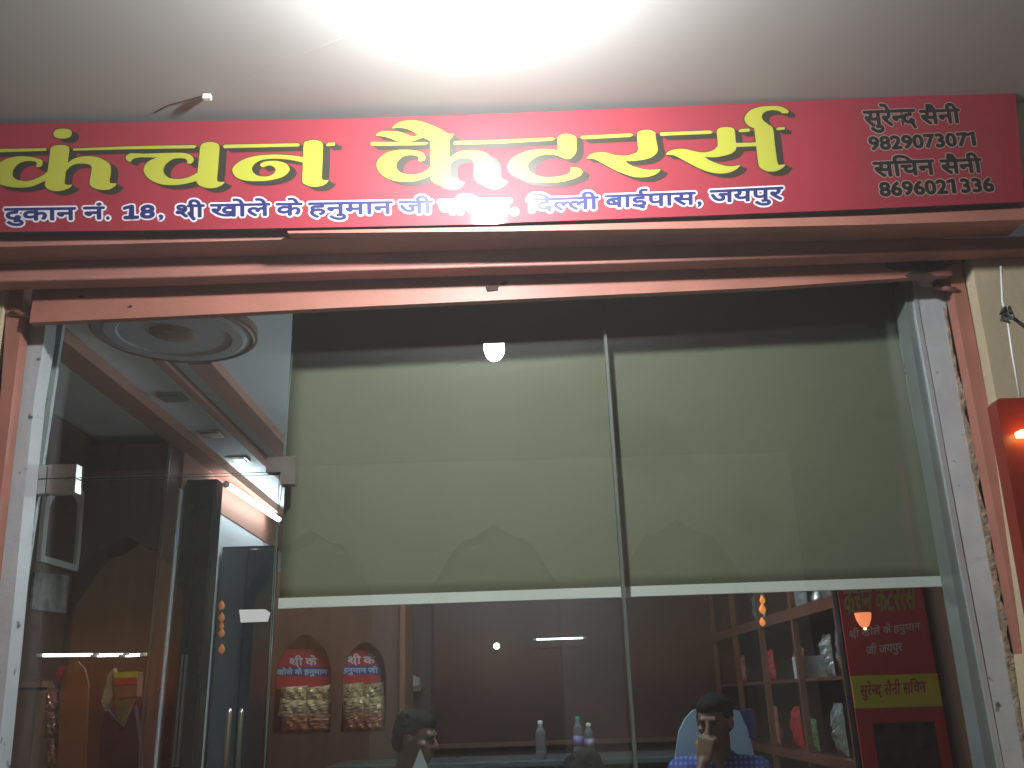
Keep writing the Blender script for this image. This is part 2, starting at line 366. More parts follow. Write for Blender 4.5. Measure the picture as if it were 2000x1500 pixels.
# KAI
LS(tr(*Z4, [(58, 395), (75, 370), (840, 375), (850, 385), (810, 412), (75, 422)]))
LS([(885.3, 279.9), (889, 276.3), (970, 274.3), (1081, 269.3), (1084, 271.5), (1078, 275), (970, 281), (887, 283)])
L(Z4, [(135, 285), (160, 250), (230, 225), (360, 222), (470, 235), (560, 270), (640, 295), (720, 280), (800, 290), (770, 310), (700, 340), (610, 365), (510, 372), (420, 355), (300, 310), (210, 290)])
L(Z4, [(355, 185), (400, 135), (480, 95), (600, 75), (730, 85), (860, 125), (1000, 185), (1110, 250), (1140, 262), (1200, 262), (1175, 310), (1120, 360), (1000, 390), (880, 352), (770, 302), (700, 265), (620, 215), (540, 185), (450, 175)])
L(Z4, [(880, 370), (900, 340), (1120, 340), (1145, 380), (1145, 500), (1150, 620), (1155, 740), (1155, 845), (1190, 880), (1265, 868), (1225, 925), (1150, 965), (1060, 970), (960, 945), (900, 900), (885, 850), (882, 700), (880, 500)])
L(Z4, [(900, 825), (800, 870), (680, 905), (540, 915), (390, 900), (260, 850), (175, 770), (145, 690), (165, 620), (220, 560), (310, 510), (430, 482), (570, 478), (690, 490), (780, 525), (820, 580), (800, 620), (740, 635), (710, 620), (730, 590), (690, 560), (600, 550), (510, 570), (440, 630), (415, 700), (450, 770), (540, 810), (650, 820), (760, 795), (840, 755), (900, 690)])
L(Z4, [(1140, 612), (1200, 545), (1290, 500), (1410, 485), (1540, 490), (1650, 530), (1720, 590), (1750, 660), (1750, 760), (1755, 825), (1790, 860), (1860, 858), (1820, 905), (1740, 950), (1650, 962), (1560, 935), (1500, 890), (1480, 820), (1485, 720), (1475, 640), (1420, 600), (1330, 590), (1240, 610), (1180, 650), (1140, 710)])
# TA
L(Z5, [(1190, 300), (1230, 255), (1310, 225), (1410, 225), (1510, 255), (1555, 310), (1560, 450), (1555, 560), (1510, 640), (1430, 705), (1340, 705), (1260, 670), (1180, 640), (1050, 620), (900, 630), (760, 680), (650, 760), (605, 850), (640, 940), (740, 1015), (860, 1055), (1020, 1070), (1200, 1055), (1360, 1015), (1440, 960), (1440, 880), (1560, 880), (1640, 910), (1680, 960), (1650, 1020), (1560, 1075), (1400, 1130), (1200, 1165), (1000, 1170), (760, 1160), (520, 1115), (360, 1050), (250, 960), (220, 860), (250, 760), (330, 680), (480, 600), (660, 545), (880, 520), (1080, 525), (1195, 545), (1195, 430)])
LS(tr(*Z6, [(30, 390), (60, 360), (1000, 310), (1080, 340), (1000, 380), (80, 425)]))
# RA
L(Z6, [(1145, 310), (1200, 265), (1300, 242), (1400, 248), (1500, 290), (1505, 400), (1530, 520), (1545, 620), (1520, 700), (1440, 765), (1330, 810), (1150, 840), (1000, 850), (905, 846), (950, 890), (1050, 945), (1170, 985), (1320, 1015), (1460, 1018), (1600, 1005), (1570, 1060), (1480, 1120), (1350, 1160), (1200, 1170), (1060, 1155), (900, 1105), (740, 1040), (600, 970), (460, 890), (350, 830), (260, 800), (155, 805), (200, 750), (290, 700), (420, 680), (560, 690), (680, 725), (800, 745), (930, 745), (1050, 715), (1150, 660), (1150, 500)])
LS([(1288, 261.5), (1290, 259), (1387.3, 255.2), (1391.9, 258.7), (1387.3, 262), (1290, 266)])
# RSA
L(Z7, [(785, 435), (830, 395), (920, 383), (1000, 395), (1035, 440), (1045, 560), (1058, 650), (1040, 710), (980, 755), (880, 785), (760, 805), (615, 801), (680, 845), (800, 895), (920, 925), (1020, 928), (1115, 910), (1060, 970), (960, 1015), (830, 1032), (680, 1010), (540, 960), (420, 900), (300, 835), (190, 780), (75, 770), (110, 725), (220, 690), (340, 690), (450, 715), (560, 735), (660, 730), (740, 700), (795, 640), (790, 540)])
LS(tr(*Z7, [(1030, 606), (1345, 597), (1350, 650), (1030, 661)]))
LS(tr(*Z7, [(1085, 435), (1110, 412), (1230, 405), (1250, 425), (1230, 450), (1095, 455)]))
L(Z7, [(1305, 400), (1250, 380), (1190, 330), (1170, 270), (1195, 205), (1270, 140), (1390, 102), (1520, 90), (1650, 92), (1740, 125), (1785, 165), (1775, 190), (1700, 190), (1660, 165), (1560, 148), (1470, 165), (1420, 205), (1415, 260), (1440, 300), (1500, 345), (1555, 385), (1575, 450), (1590, 600), (1610, 750), (1630, 880), (1660, 912), (1745, 900), (1700, 955), (1600, 1000), (1490, 1000), (1410, 965), (1370, 920), (1350, 800), (1335, 650), (1320, 520)])
LS(tr(*Z7, [(1610, 410), (1640, 388), (1730, 385), (1730, 420), (1625, 428)]))
OFFS = [(math.cos(a) * 1.8, math.sin(a) * 1.8) for a in [i * math.pi / 4 for i in range(8)]] + [(2.6 * i, 1.45 * i) for i in range(1, 6)] + [(13 + math.cos(a) * 1.2, 7.2 + math.sin(a) * 1.2) for a in [i * math.pi / 2 for i in range(4)]]
for lo, hi in ((0, 12), (12, len(LET))):
    bm = bmesh.new(); bs = bmesh.new()
    for i, c in list(enumerate(LET))[lo:hi]:
        layer_poly(bm, [sg(p.x, p.y) for p in c], .0016 + i * 1e-5)
        for j, (dx, dy) in enumerate(OFFS):
            layer_poly(bs, [sg(p.x + dx, p.y + dy) for p in c], .0004 + j * 3e-5 + i * 8e-7)
    hl = obj('headline_word', bm, M_yel, sign)
    obj('drop_shadow', bs, M_shad, hl)

# ---- small lettering from the built-in typeface, glyphs set in visual order
_fc = bpy.data.curves.new('type', 'FONT'); _fo = bpy.data.objects.new('type', _fc); COL.objects.link(_fo)
_fc.resolution_u = 3
def text_tris(s):
    _fc.body = s; bpy.context.view_layer.update()
    dg = bpy.context.evaluated_depsgraph_get(); e = _fo.evaluated_get(dg); me = e.to_mesh()
    v = [p.co.to_2d() for p in me.vertices]; f = [tuple(p.vertices) for p in me.polygons]
    e.to_mesh_clear(); return v, f
def bbox_max(s):
    v, f = text_tris(s); return max(p.x for p in v)
_adv = {}
def adv(s):
    if s not in _adv: _adv[s] = bbox_max(s + 'I') - bbox_max('I')
    return _adv[s]
def clip_half(v, f, xlim):                     # half form: the letter without its stem
    out = []
    for fc in f:
        poly = [v[i] for i in fc]; res = []
        for a, b in zip(poly, poly[1:] + poly[:1]):
            if a.x <= xlim: res.append(a)
            if (a.x <= xlim) != (b.x <= xlim): res.append(a.lerp(b, (xlim - a.x) / (b.x - a.x)))
        if len(res) > 2: out.append(res)
    return out
def compose(tokens):
    """-> list of 2-D polygons in type units, baseline 0, and the total advance"""
    polys = []; x = 0
    for t in tokens:
        if isinstance(t, tuple):
            kind, ch = t
            if kind == 'half':
                w = adv(ch); v, f = text_tris(ch); lim = w * .72
                polys += [[p + Vector((x, 0)) for p in q] for q in clip_half(v, f, lim)]; x += lim - .02
            elif kind == 'slash':              # subjoined RA stroke
                w = adv(ch); v, f = text_tris(ch)
                polys += [[v[i] + Vector((x, 0)) for i in q] for q in f]
                polys.append([Vector((x + w * a, b)) for a, b in ((.62, .20), (.70, .26), (.98, -.12), (.88, -.16))]); x += w
            elif kind == 'one':                # figure one with a flag, and a foot when ch is set
                H = .70
                polys.append([Vector((x + a, b)) for a, b in ((.20, 0), (.33, 0), (.33, H), (.24, H))]); polys.append([Vector((x + a, b)) for a, b in ((.02, H - .17), (.2, H - .1), (.26, H - .02), (.24, H), (.02, H - .09))])
                if ch: polys.append([Vector((x + a, b)) for a, b in ((.04, 0), (.49, 0), (.49, .09), (.04, .09))])
                x += .55
            elif kind == 'gap': x += ch
        else:
            v, f = text_tris(t); polys += [[v[i] + Vector((x, 0)) for i in q] for q in f]; x += adv(t)
    return polys, x
XH = .62                                       # head-line height in type units (measured below)
v_, f_ = text_tris('\u0928'); XH = max(p.y for p in v_)
def set_text(bmf, bmo, tokens, p0, p1, hpx, bold, outline, frame=sg, nrm=None, xh=None, lift=.0006, skew=0):
    """p0,p1: photo pixels of the baseline ends; hpx: pixel height of the headline"""
    nrm = nrm or SN
    polys, w = compose(tokens)
    A = frame(*p0); Bq = frame(*p1); T = frame(p0[0] + skew, p0[1] - hpx)
    ex = (Bq - A) / w; ey = (T - A) / (xh or XH)
    def put(bm, r, n, l0):
        for j in range(n):
            a = 2 * math.pi * j / n; d = ex.normalized() * math.cos(a) * r + ey.normalized() * math.sin(a) * r
            for q, pl in enumerate(polys):
                pts = [A + ex * p.x + ey * p.y + d + nrm * (l0 + j * 2.5e-5) for p in pl]
                try: bm.faces.new([bm.verts.new(p) for p in pts])
                except ValueError: pass
    if bmo is not None: put(bmo, outline, 10, lift)
    put(bmf, bold, 8, lift + .0004)
DU, KA, NA, AA, SHA, II, KHA, O_, LA, E_, HA, U_, MA, JA, PA, I_, RA, SA, DA, BA, EE, YA, CHA, AI, DOT = '\u0926\u0941', '\u0915', '\u0928', '\u093e', '\u0936', '\u0940', '\u0916', '\u094b', '\u0932', '\u0947', '\u0939', '\u0941', '\u092e', '\u091c', '\u092a', '\u093f', '\u0930', '\u0938', '\u0926', '\u092c', '\u0908', '\u092f', '\u091a', '\u0948', '\u0902'
W_SHRI = [('slash', SHA), II]; W_KHOLE = [KHA + O_, LA + E_]; W_KE = [KA + E_]; W_HANU = [HA, NA + U_, MA + AA, NA]; W_JI = [JA + II]
W_SURENDRA = [SA + U_, RA + E_, ('half', NA), ('slash', DA)]; W_SAINI = [SA + AI, NA + II]; W_SACHIN = [SA, I_ + CHA, NA]; W_JAIPUR = [JA, YA, PA + U_, RA]
bf = bmesh.new(); bo = bmesh.new()
for tk, p0, p1 in (([DU, KA + AA, NA], (10, 431), (147, 429)), ([NA + DOT], (164, 428.5), (203, 427.5)), (['.'], (207, 428), (215, 428)), ([('one', 1), '8'], (241, 427), (303, 425)), ([','], (309, 425), (320, 425)),
                   (W_SHRI, (342, 424.5), (398, 423.5)), (W_KHOLE, (412, 423), (526, 421)), (W_KE, (540, 421), (589, 420)), (W_HANU, (603, 420), (766, 417)), (W_JI, (780, 417), (844, 416)),
                   ([PA, I_ + RA, SA, RA], (858, 416.5), (996, 414)), ([','], (1001, 414), (1011, 414)), ([I_ + DA, ('half', LA), LA + II], (1031, 412.5), (1168, 407.5)),
                   ([BA + AA, EE, PA + AA, SA], (1182, 405.5), (1357, 399)), ([','], (1361, 399), (1371, 399)), (W_JAIPUR, (1387, 396), (1528, 389))):
    dig = len(tk) == 2 and tk[1] == '8'
    set_text(bf, bo, tk, p0, p1, 23 if not dig else 25, .0022 if not dig else .003, .0072, xh=.72 if dig else None)
ad = obj('address_lettering', bf, M_navy, sign); obj('white_outline', bo, M_swhite, ad)
bf = bmesh.new(); bo = bmesh.new()
for tk, p0, p1, h, dg_ in ((W_SURENDRA, (1690, 247), (1789, 243), 29, 0), (W_SAINI, (1800, 242.5), (1876, 239.5), 26, 0), (['982907307', ('one', 0)], (1698, 293), (1915, 283), 25, 1),
                     (W_SACHIN, (1709, 345), (1826, 340), 27, 0), (W_SAINI, (1840, 339.5), (1918, 336), 26, 0), (['869602', ('one', 0), '336'], (1719, 383), (1943, 373), 26, 1)):
    set_text(bf, bo, tk, p0, p1, h, .0026, .0055, xh=.70 if dg_ else None, skew=-4)
ct = obj('contact_lettering', bf, M_black, sign); obj('grey_outline', bo, M_sgrey, ct)

# ================================================================ CEILING LAMP
lp = Vector((-.034, -.70, 2.947))
lamp = thing('ceiling_bulb', 'glaring white bulb in a holder on the arcade ceiling above the sign', 'light bulb')
bm = bmesh.new(); lathe(bm, lp, [(.004, -.062), (.018, -.058), (.032, -.046), (.041, -.026), (.043, -.005), (.042, .012)], 28)
obj('diffuser', bm, emit_mat('bulb_light', (.95, .985, 1), 1400), lamp, True)
bm = bmesh.new(); lathe(bm, lp, [(.0425, .0125), (.040, .03), (.028, .055), (.02, .06), (.02, CZ - 2.9555)], 24)
obj('holder', bm, M_plastic, lamp, True)
# wire and clip on the ceiling
ca = [atz(700, 62, CZ - .004), atz(560, 118, CZ - .005), atz(480, 152, CZ - .004), atz(405, 185, CZ - .006), atz(330, 205, CZ - .004), atz(300, 222, CZ - .004)]
bm = bmesh.new(); tube(bm, ca[:4], .0009, 6); o = obj('ceiling_wire', bm, mat('wire_grey', (.45, .42, .38), .6, var=0)); tag(o, 'thin wire running along the ceiling to a clip above the sign', 'wire')
bm = bmesh.new(); tube(bm, ca[3:], .0012, 6); obj('loose_end', bm, M_cable, o)
bm = bmesh.new(); box(bm, ca[3].x - .012, ca[3].x + .012, ca[3].y - .008, ca[3].y + .008, CZ - .022, CZ - .006, bev=.003); obj('clip', bm, M_plastic, o)

# ================================================================ GLASS FRONT
def pane(px, nm, parent, y=.37, th=.01):
    bm = pxprism(px, y, th, mi_side=1); return obj(nm, bm, [M_glass, M_edge], parent)
gf = thing('glass_front', 'fixed glass panes filling the shop opening beside and over the door', 'window')
pane([(45, 560), (572, 560), (574, 600), (551, 921), (62, 935)], 'transom_pane', gf)
pane([(577, 560), (1178, 540), (1181, 640), (1216, 1130), (1247, 1560), (512, 1560), (537, 1050), (553, 925), (575, 620)], 'pane', gf)
pane([(1182, 540), (1790, 520), (1800, 600), (1870, 1100), (1955, 1560), (1251, 1560), (1220, 1130), (1185, 640)], 'pane', gf)
bm = pxprism([(1178.5, 640), (1184, 640), (1219, 1130), (1250, 1560), (1243, 1560), (1213, 1130)], .364, .022)
obj('joint_seal', bm, mat('silicone_grey', (.10, .11, .10), .35, var=.1), gf)
bm = pxprism([(1764, 545), (1778, 545), (1785, 600), (1870, 1085), (1960, 1560), (1936, 1560), (1853, 1085), (1772, 620)], .296, .07)
obj('edge_channel', bm, mat('channel_green_grey', (.22, .26, .25), .3, .4, var=.1), gf)
bm = pxprism([(1782, 560), (1789, 560), (1797, 615), (1881, 1075), (1972, 1560), (1962, 1560), (1872, 1085), (1790, 620)], .287, .03)
obj('edge_channel', bm, M_alu, gf)
door = thing('glass_door', 'frameless clear glass door with steel patch hinges at the left', 'door')
pane([(58, 940), (545, 926), (533, 1215), (512, 1560), (-10, 1560), (20, 1290)], 'pane', door)
def patch(px, y, th, nm='patch_fitting', par=None):
    bm = pxprism(px, y, th); return obj(nm, bm, M_steel, par or door)
patch([(56, 909), (92, 908), (90, 934), (54, 935)], .356, .036, 'hinge')
patch([(94, 908), (150, 906), (148, 932), (92, 934)], .356, .036, 'hinge')
patch([(54, 938), (90, 936.5), (88, 964), (52, 965)], .356, .036, 'hinge')
patch([(92, 936.5), (148, 934.5), (146, 961), (90, 963.5)], .356, .036, 'hinge')
patch([(521, 894), (577, 890), (575, 945), (547, 946), (548, 922), (519, 922)], .352, .04)
bm = bmesh.new()
for (px, y) in ((447, .322), (470, .445)):
    a = at(px + 1, 1392, y); b = Vector((a.x, y, .9))
    bm = bmesh.new(); tube(bm, [a + Vector((0, 0, .012)), a, b], [.003, .007, .007], 14); hdl = obj('handle', bm, M_steel, door, True)
    for zz in (1.24, 1.0):
        bm = bmesh.new(); tube(bm, [(a.x, y, zz), (a.x, .375 - .006 * (1 if y < .375 else -1), zz)], .006, 8); obj('handle_stud', bm, M_steel, hdl, True)
st = pxprism([(467, 1191), (518, 1190), (528, 1197), (523, 1214), (470, 1216)], .368, .0015)
tag(obj('paper_sticker', st, mat('paper_white', (.70, .70, .68), .8, var=.04)), 'small white torn paper stuck on the glass door', 'sticker')

# ================================================================ ROLLER BLIND
bl = thing('roller_blind', 'wide olive fabric roller blind hanging behind the glass', 'blind')
bm = bmesh.new()
tl, trr, br, bl_ = at(573, 585, .45), at(1775, 520, .45), at(1885, 1128, .45), at(545, 1172, .45)
NXX, NZZ = 40, 24; g = []
for j in range(NZZ + 1):
    row = []
    for i in range(NXX + 1):
        u, v = i / NXX, j / NZZ
        p = (tl.lerp(trr, u)).lerp(bl_.lerp(br, u), v)
        row.append(bm.verts.new((p.x, .45 + .004 * math.sin(u * 5.0 + 1) * math.sin(v * 2.5) + .0015 * math.sin(u * 23) * (1 - v), p.z)))
    g.append(row)
for j in range(NZZ):
    for i in range(NXX): bm.faces.new((g[j][i], g[j][i + 1], g[j + 1][i + 1], g[j + 1][i]))
fb = obj('fabric', bm, M_blind, bl, True)
sm = fb.modifiers.new('thick', 'SOLIDIFY'); sm.thickness = .0012
a, b = at(545, 1179, .45), at(1886, 1134, .45)
bm = bmesh.new(); q = Vector((0, 0, .0145))
prism([a - q + Vector((0, -.009, 0)), b - q + Vector((0, -.009, 0)), b + q + Vector((0, -.009, 0)), a + q + Vector((0, -.009, 0))], (0, .018, 0), bm)
obj('bottom_bar', bm, M_plastic, bl)
bm = bmesh.new(); tube(bm, [(tl.x, .485, 2.74), (trr.x, .485, 2.74)], .025, 14); obj('roller_tube', bm, M_alu, bl, True)

# ================================================================ ROOM: lights
def tube_light(p, q, lab, s=22, r=.013, grp=None, col=(.80, .93, 1)):
    p, q = Vector(p), Vector(q); d = (q - p).normalized()
    t = thing('tube_light', lab, 'tube light', grp)
    bm = bmesh.new(); tube(bm, [p, q], r, 12); obj('lamp_tube', bm, emit_mat('tube_glow', col, s), t, True)
    bm = bmesh.new(); tube(bm, [p - d * .025, p - d * .002], r * 1.15, 10); obj('end_cap', bm, M_plastic, t, True)
    bm = bmesh.new(); tube(bm, [q + d * .002, q + d * .025], r * 1.15, 10); obj('end_cap', bm, M_plastic, t, True)
    return t
tube_light((-1.555, 2.75, 2.675), (-1.555, 3.92, 2.705), 'bright long tube light on the frieze at the top of the left wall', 25, .016)
for (a, b, w) in ((85, 181, 'longest of the three'), (191, 240, 'middle one of the three'), (246, 273, 'shortest of the three')):  # lights of the opposite shop mirrored in the glass, added as solid tubes
    tube_light(at(a, 1280, 1.2), at(b, 1279, 1.2), 'white stand-in tube for a reflected shop light, ' + w, 7, .0055, 'stand-in tubes for reflected lights')
tube_light((-.5, 2.05, 2.5), (.7, 2.05, 2.5), 'long tube light hanging in the room hidden behind the olive blind', 140, .016)
tube_light(at(1048, 1249, 4.4), at(1138, 1246, 4.4), 'thin stand-in tube for a reflected light, low on the maroon back wall', 5, .006)  # mirrored tube of an opposite shop, added as a lamp inside
gl = thing('reflection_bulb', 'small round stand-in bulb for a reflected light on the maroon back wall', 'light bulb')  # added bulb standing in for a light mirrored in the glass
c = at(970, 1262, 4.45); bm = bmesh.new(); bmesh.ops.create_icosphere(bm, subdivisions=2, radius=.022, matrix=Matrix.Translation(c)); obj('globe', bm, emit_mat('globe_glow', (1, .96, .85), 9), gl, True)
bm = bmesh.new(); tube(bm, [c + Vector((0, .02, 0)), c + Vector((0, .148, 0))], .012, 10); obj('socket', bm, M_plastic, gl, True)
# ================================================================ ROOM: left side
fr = thing('wall_frame', 'white scalloped picture frame with arched top hanging on the brown left wall', 'picture frame')
def onleft(px, py, x=-2.045): return atx(px, py, x)
outer = [(157, 962), (152, 1040), (146, 1117), (70, 1096), (76, 1030), (84, 958), (100, 940), (120, 925), (140, 938)]
inner = [(149, 985), (146, 1040), (140, 1103), (79, 1086), (84, 1035), (88, 990), (96, 975), (104, 962), (118, 955), (132, 960), (142, 970)]
def ring(out, inn, off):
    bm = bmesh.new(); n = 72
    def resamp(P):
        c = sum((Vector(p) for p in P), Vector((0, 0, 0))) / len(P)
        ac = [0]
        for a, b in zip(P, P[1:] + P[:1]): ac.append(ac[-1] + (b - a).length)
        r = []
        for k in range(n):
            d = ac[-1] * k / n; i = max(q for q in range(len(P)) if ac[q] <= d + 1e-9)
            a, b = P[i], P[(i + 1) % len(P)]; r.append(a.lerp(b, (d - ac[i]) / max(1e-9, ac[i + 1] - ac[i])))
        return r
    A, I = resamp(out), resamp(inn); off = Vector(off)
    v = [[bm.verts.new(p) for p in A], [bm.verts.new(p + off) for p in A], [bm.verts.new(p + off) for p in I], [bm.verts.new(p) for p in I]]
    for a, b in ((0, 1), (1, 2), (2, 3), (3, 0)):
        for k in range(n): bm.faces.new((v[a][k], v[a][(k + 1) % n], v[b][(k + 1) % n], v[b][k]))
    return bm
obj('frame', ring([onleft(*p) for p in outer], [onleft(*p) for p in inner], (.02, 0, 0)), M_plastic, fr)
bm = prism([onleft(*p) for p in inner], (.006, 0, 0)); obj('picture', bm, mat('dark_picture', (.06, .025, .015), .3, var=.3, scale=9), fr)
f2 = thing('photo_print', 'faded grey photo print pinned below the scalloped frame on the left wall', 'photo')
obj('print', prism([onleft(*p) for p in ((64, 1118), (132, 1124), (124, 1198), (58, 1190))], (.008, 0, 0)), mat('photo_paper', (.30, .28, .26), .5, var=.7, scale=14), f2)
# solid goods standing in for the opposite stall's reflection, at the tubes
def panel_px(nm, px, y, th, m, lab, cat, grp=None, parts=None):
    o = obj(nm, pxprism(px, y, th), m); return tag(o, lab, cat, grp)
tag(obj('arched_board', pxprism([(112, 1500), (118, 1330), (128, 1305), (150, 1290), (165, 1306), (172, 1335), (166, 1500)], 1.10, .012), mat('orange_board', (.19, .07, .028), .6, var=.15)), 'stand-in orange board with pointed arch top beside the shiny packets', 'board')
def packet(c, w, h, m, lab, grp, rot=0, d=.035, seed=0):
    rnd = random.Random(seed); bm = bmesh.new(); NX, NY = 9, 12; A = []
    for side in (-1, 1):
        rows = []
        for j in range(NY + 1):
            row = []
            for i in range(NX + 1):
                u, v = i / NX * 2 - 1, j / NY * 2 - 1
                bul = max(0, (1 - u ** 4)) * max(0, (1 - abs(v) ** 3))
                cr = .18 * math.sin(u * 9 + v * 5 + seed) + rnd.uniform(-.22, .22)
                row.append(bm.verts.new((u * w / 2 * (1 - .06 * (1 - v * v)), side * d / 2 * bul * (1 + cr), v * h / 2)))
            rows.append(row)
        A.append(rows)
        for j in range(NY):
            for i in range(NX):
                q = (rows[j][i], rows[j][i + 1], rows[j + 1][i + 1], rows[j + 1][i])
                bm.faces.new(q if side < 0 else q[::-1])
    bmesh.ops.remove_doubles(bm, verts=bm.verts[:], dist=1e-5)
    bmesh.ops.rotate(bm, verts=bm.verts[:], cent=(0, 0, 0), matrix=Matrix.Rotation(rot, 3, 'Y'))
    bmesh.ops.translate(bm, verts=bm.verts[:], vec=c)
    return tag(obj('snack_packet', bm, m), lab, 'packet', grp)
M_pk = mat('pink_cellophane', (.42, .17, .13), .18, .25, var=.5, scale=18, bump=.5, bscale=40)
M_gold = mat('gold_snack_film', (.52, .41, .22), .2, .3, var=.55, scale=22, bump=.6, bscale=45)
M_redp = mat('red_card', (.45, .03, .03), .5, var=.15)
for i, (py, l) in enumerate(((1362, 'upper'), (1415, 'middle'), (1468, 'lower'))):
    packet(at(106, py, 1.14), .062, .085, M_pk, 'shiny pinkish stand-in packet hanging left of the orange board, ' + l + ' of the strip', 'hanging snack packets', .1 * (i - 1), .03, i)
tag(obj('red_pouch', pxprism([(112, 1335), (109, 1312), (118, 1300), (132, 1300), (136, 1332)], 1.12, .02), M_redp), 'small red stand-in pouch above the pinkish hanging packets', 'pouch')
hb_ = thing('hanging_garment', 'dark maroon stand-in garment with yellow collar band hanging under the tubes', 'garment')
obj('cloth', pxprism([(206, 1385), (196, 1430), (190, 1560), (268, 1560), (272, 1450), (262, 1378), (240, 1420)], 1.12, .03), mat('maroon_cloth', (.035, .012, .018), .9, var=.4, scale=20), hb_)
obj('collar', pxprism([(222, 1370), (262, 1364), (240, 1420)], 1.10, .014), mat('olive_cloth', (.09, .075, .02), .9, var=.3, scale=30), hb_)
bx = thing('stacked_carton', 'yellow and red stand-in carton on top of the hanging garment', 'carton')
obj('box', pxprism([(222, 1314), (268, 1312), (267, 1360), (224, 1366)], 1.10, .05), mat('brown_card', (.13, .05, .02), .7, var=.3, scale=20), bx)
obj('label_band', pxprism([(222, 1313), (268, 1311), (268, 1323), (222, 1325)], 1.096, .003), mat('yellow_card', (.48, .34, .03), .6, var=.1), bx)
obj('label_band', pxprism([(222, 1326), (268, 1324), (268, 1336), (222, 1338)], 1.096, .003), M_redp, bx)
tag(obj('cloth_bundle', pxprism([(204, 1345), (210, 1318), (222, 1305), (224, 1350), (214, 1372), (205, 1390), (198, 1370)], 1.11, .03), mat('cream_cloth', (.20, .18, .11), .9, var=.4, scale=30, bump=.5)), 'cream stand-in cloth bundle left of the yellow and red carton', 'cloth')
# low brown counter behind the left jamb
lc = thing('corner_counter', 'plain brown wooden counter end just inside the left jamb', 'counter')
a = at(40, 1331, .80); obj('body', B(-1.62, at(78, 1340, .80).x, .80, .85, .2, a.z - .02), M_brown, lc)
obj('top', B(-1.64, at(82, 1340, .79).x, .79, .86, a.z - .0195, a.z), M_wood, lc)
# dark glossy cabinets beyond the cross panel
fc = thing('tall_dark_cabinet', 'tall glossy black cabinet behind the steel edged brown panel', 'cabinet')
xa, xb = -1.638, at(418, 1000, 2.35).x; zt = at(380, 936, 2.35).z
obj('carcass', B(xa, xb, 2.36, 2.46, .2, zt), M_dark, fc)
for (u0, u1) in ((.02, .49), (.51, .98)):
    d = obj('door', B(xa + (xb - xa) * u0, xa + (xb - xa) * u1, 2.335, 2.357, .25, zt - .03, bev=.003), M_dark, fc)
    xx = xa + (xb - xa) * (.44 if u0 < .3 else .56)
    obj('handle', B(xx - .006, xx + .006, 2.315, 2.334, 1.25, 1.75, bev=.002), M_steel, d)
zc2 = at(470, 1066, 3.0).z; xc = at(534, 1100, 3.0).x
c2 = thing('low_dark_cabinet', 'black cabinet with grey glass doors under the tube light', 'cabinet')
obj('carcass', B(-1.638, xc, 3.02, 3.10, .2, zc2), M_dark, c2)
for (u0, u1) in ((.02, .5), (.52, .98)):
    obj('door', B(-1.638 + (xc + 1.638) * u0, -1.638 + (xc + 1.638) * u1, 2.995, 3.017, .25, zc2 - .02, bev=.003), mat('smoked_glass', (.03, .04, .045), .12, var=.2, spec=.8), c2)
# lit ornaments
def ornament(px, pyz, y, lab, s):
    t = thing('lit_ornament', lab, 'ornament', None); ps = [at(px, p, y) for p in pyz]
    bm = bmesh.new(); tube(bm, [ps[0] + Vector((0, 0, .03)), ps[-1]], .002, 6); obj('cord', bm, M_cable, t)
    for i, p in enumerate(ps):
        r = random.uniform(.011, .017); bm = bmesh.new()
        prof = [(.002, -r * 1.3), (r * .8, -r * .7), (r, 0), (r * .6, r * .8), (.002, r * 1.5)]
        lathe(bm, p, prof, 10); obj('lantern', bm, mat('amber_glow_%.1f' % s, (.5, .14, .03), .5, var=.5, scale=50, emit=(1, .33, .06), es=s), t, True)
ornament(433, (1183, 1206, 1222, 1236, 1268), 2.2, 'small strand of glowing orange lanterns in front of the black cabinet', .22)
# ================================================================ ROOM: arched niche cabinet, added in place of a mirrored stall
def prism_holes(outer, holes, off):
    bm = bmesh.new(); off = Vector(off); loops = [outer] + holes
    flat = [Vector(p) for lp_ in loops for p in lp_]
    a = [bm.verts.new(p) for p in flat]; b = [bm.verts.new(p + off) for p in flat]
    for t in tessellate_polygon([[Vector(p) for p in lp_] for lp_ in loops]):
        for q in ([a[i] for i in t], [b[i] for i in reversed(t)]):
            try: bm.faces.new(q)
            except ValueError: pass
    k = 0
    for lp_ in loops:
        n = len(lp_)
        for i in range(n):
            j = (i + 1) % n
            try: bm.faces.new((a[k + i], b[k + i], b[k + j], a[k + j]))
            except ValueError: pass
        k += n
    return bm
def arch(x0, x1, zb, zs, za, y, n=7):
    """pointed cusped arch opening"""
    xm = (x0 + x1) / 2; pts = [(x0, y, zb), (x0, y, zs)]
    for i in range(1, n):
        t = i / n; pts.append((x0 + (xm - x0) * (t ** 1.5), y, zs + (za - zs) * math.sin(t * math.pi / 2) * (.97 + .04 * math.cos(t * 14))))
    pts.append((xm, y, za))
    for i in range(n - 1, 0, -1):
        t = i / n; pts.append((x1 + (xm - x1) * (t ** 1.5), y, zs + (za - zs) * math.sin(t * math.pi / 2) * (.97 + .04 * math.cos(t * 14))))
    return pts + [(x1, y, zs), (x1, y, zb)]
NY = 3.55
nc = thing('reflection_niche', 'dark brown cabinet of two pointed arch niches standing in for a stall reflection', 'cabinet')
q = lambda px, py: at(px, py, NY)
xl, xr, zb_, ztop = q(480, 1300).x, q(782, 1300).x, .2, 2.3
z_sh, zs1, za1, za2 = q(650, 1432).z, q(600, 1318).z, q(590, 1240).z, q(715, 1254).z
A1 = arch(q(536, 1340).x, q(648, 1340).x, z_sh, zs1, za1, NY); A2 = arch(q(668, 1340).x, q(754, 1340).x, z_sh, zs1, za2, NY)
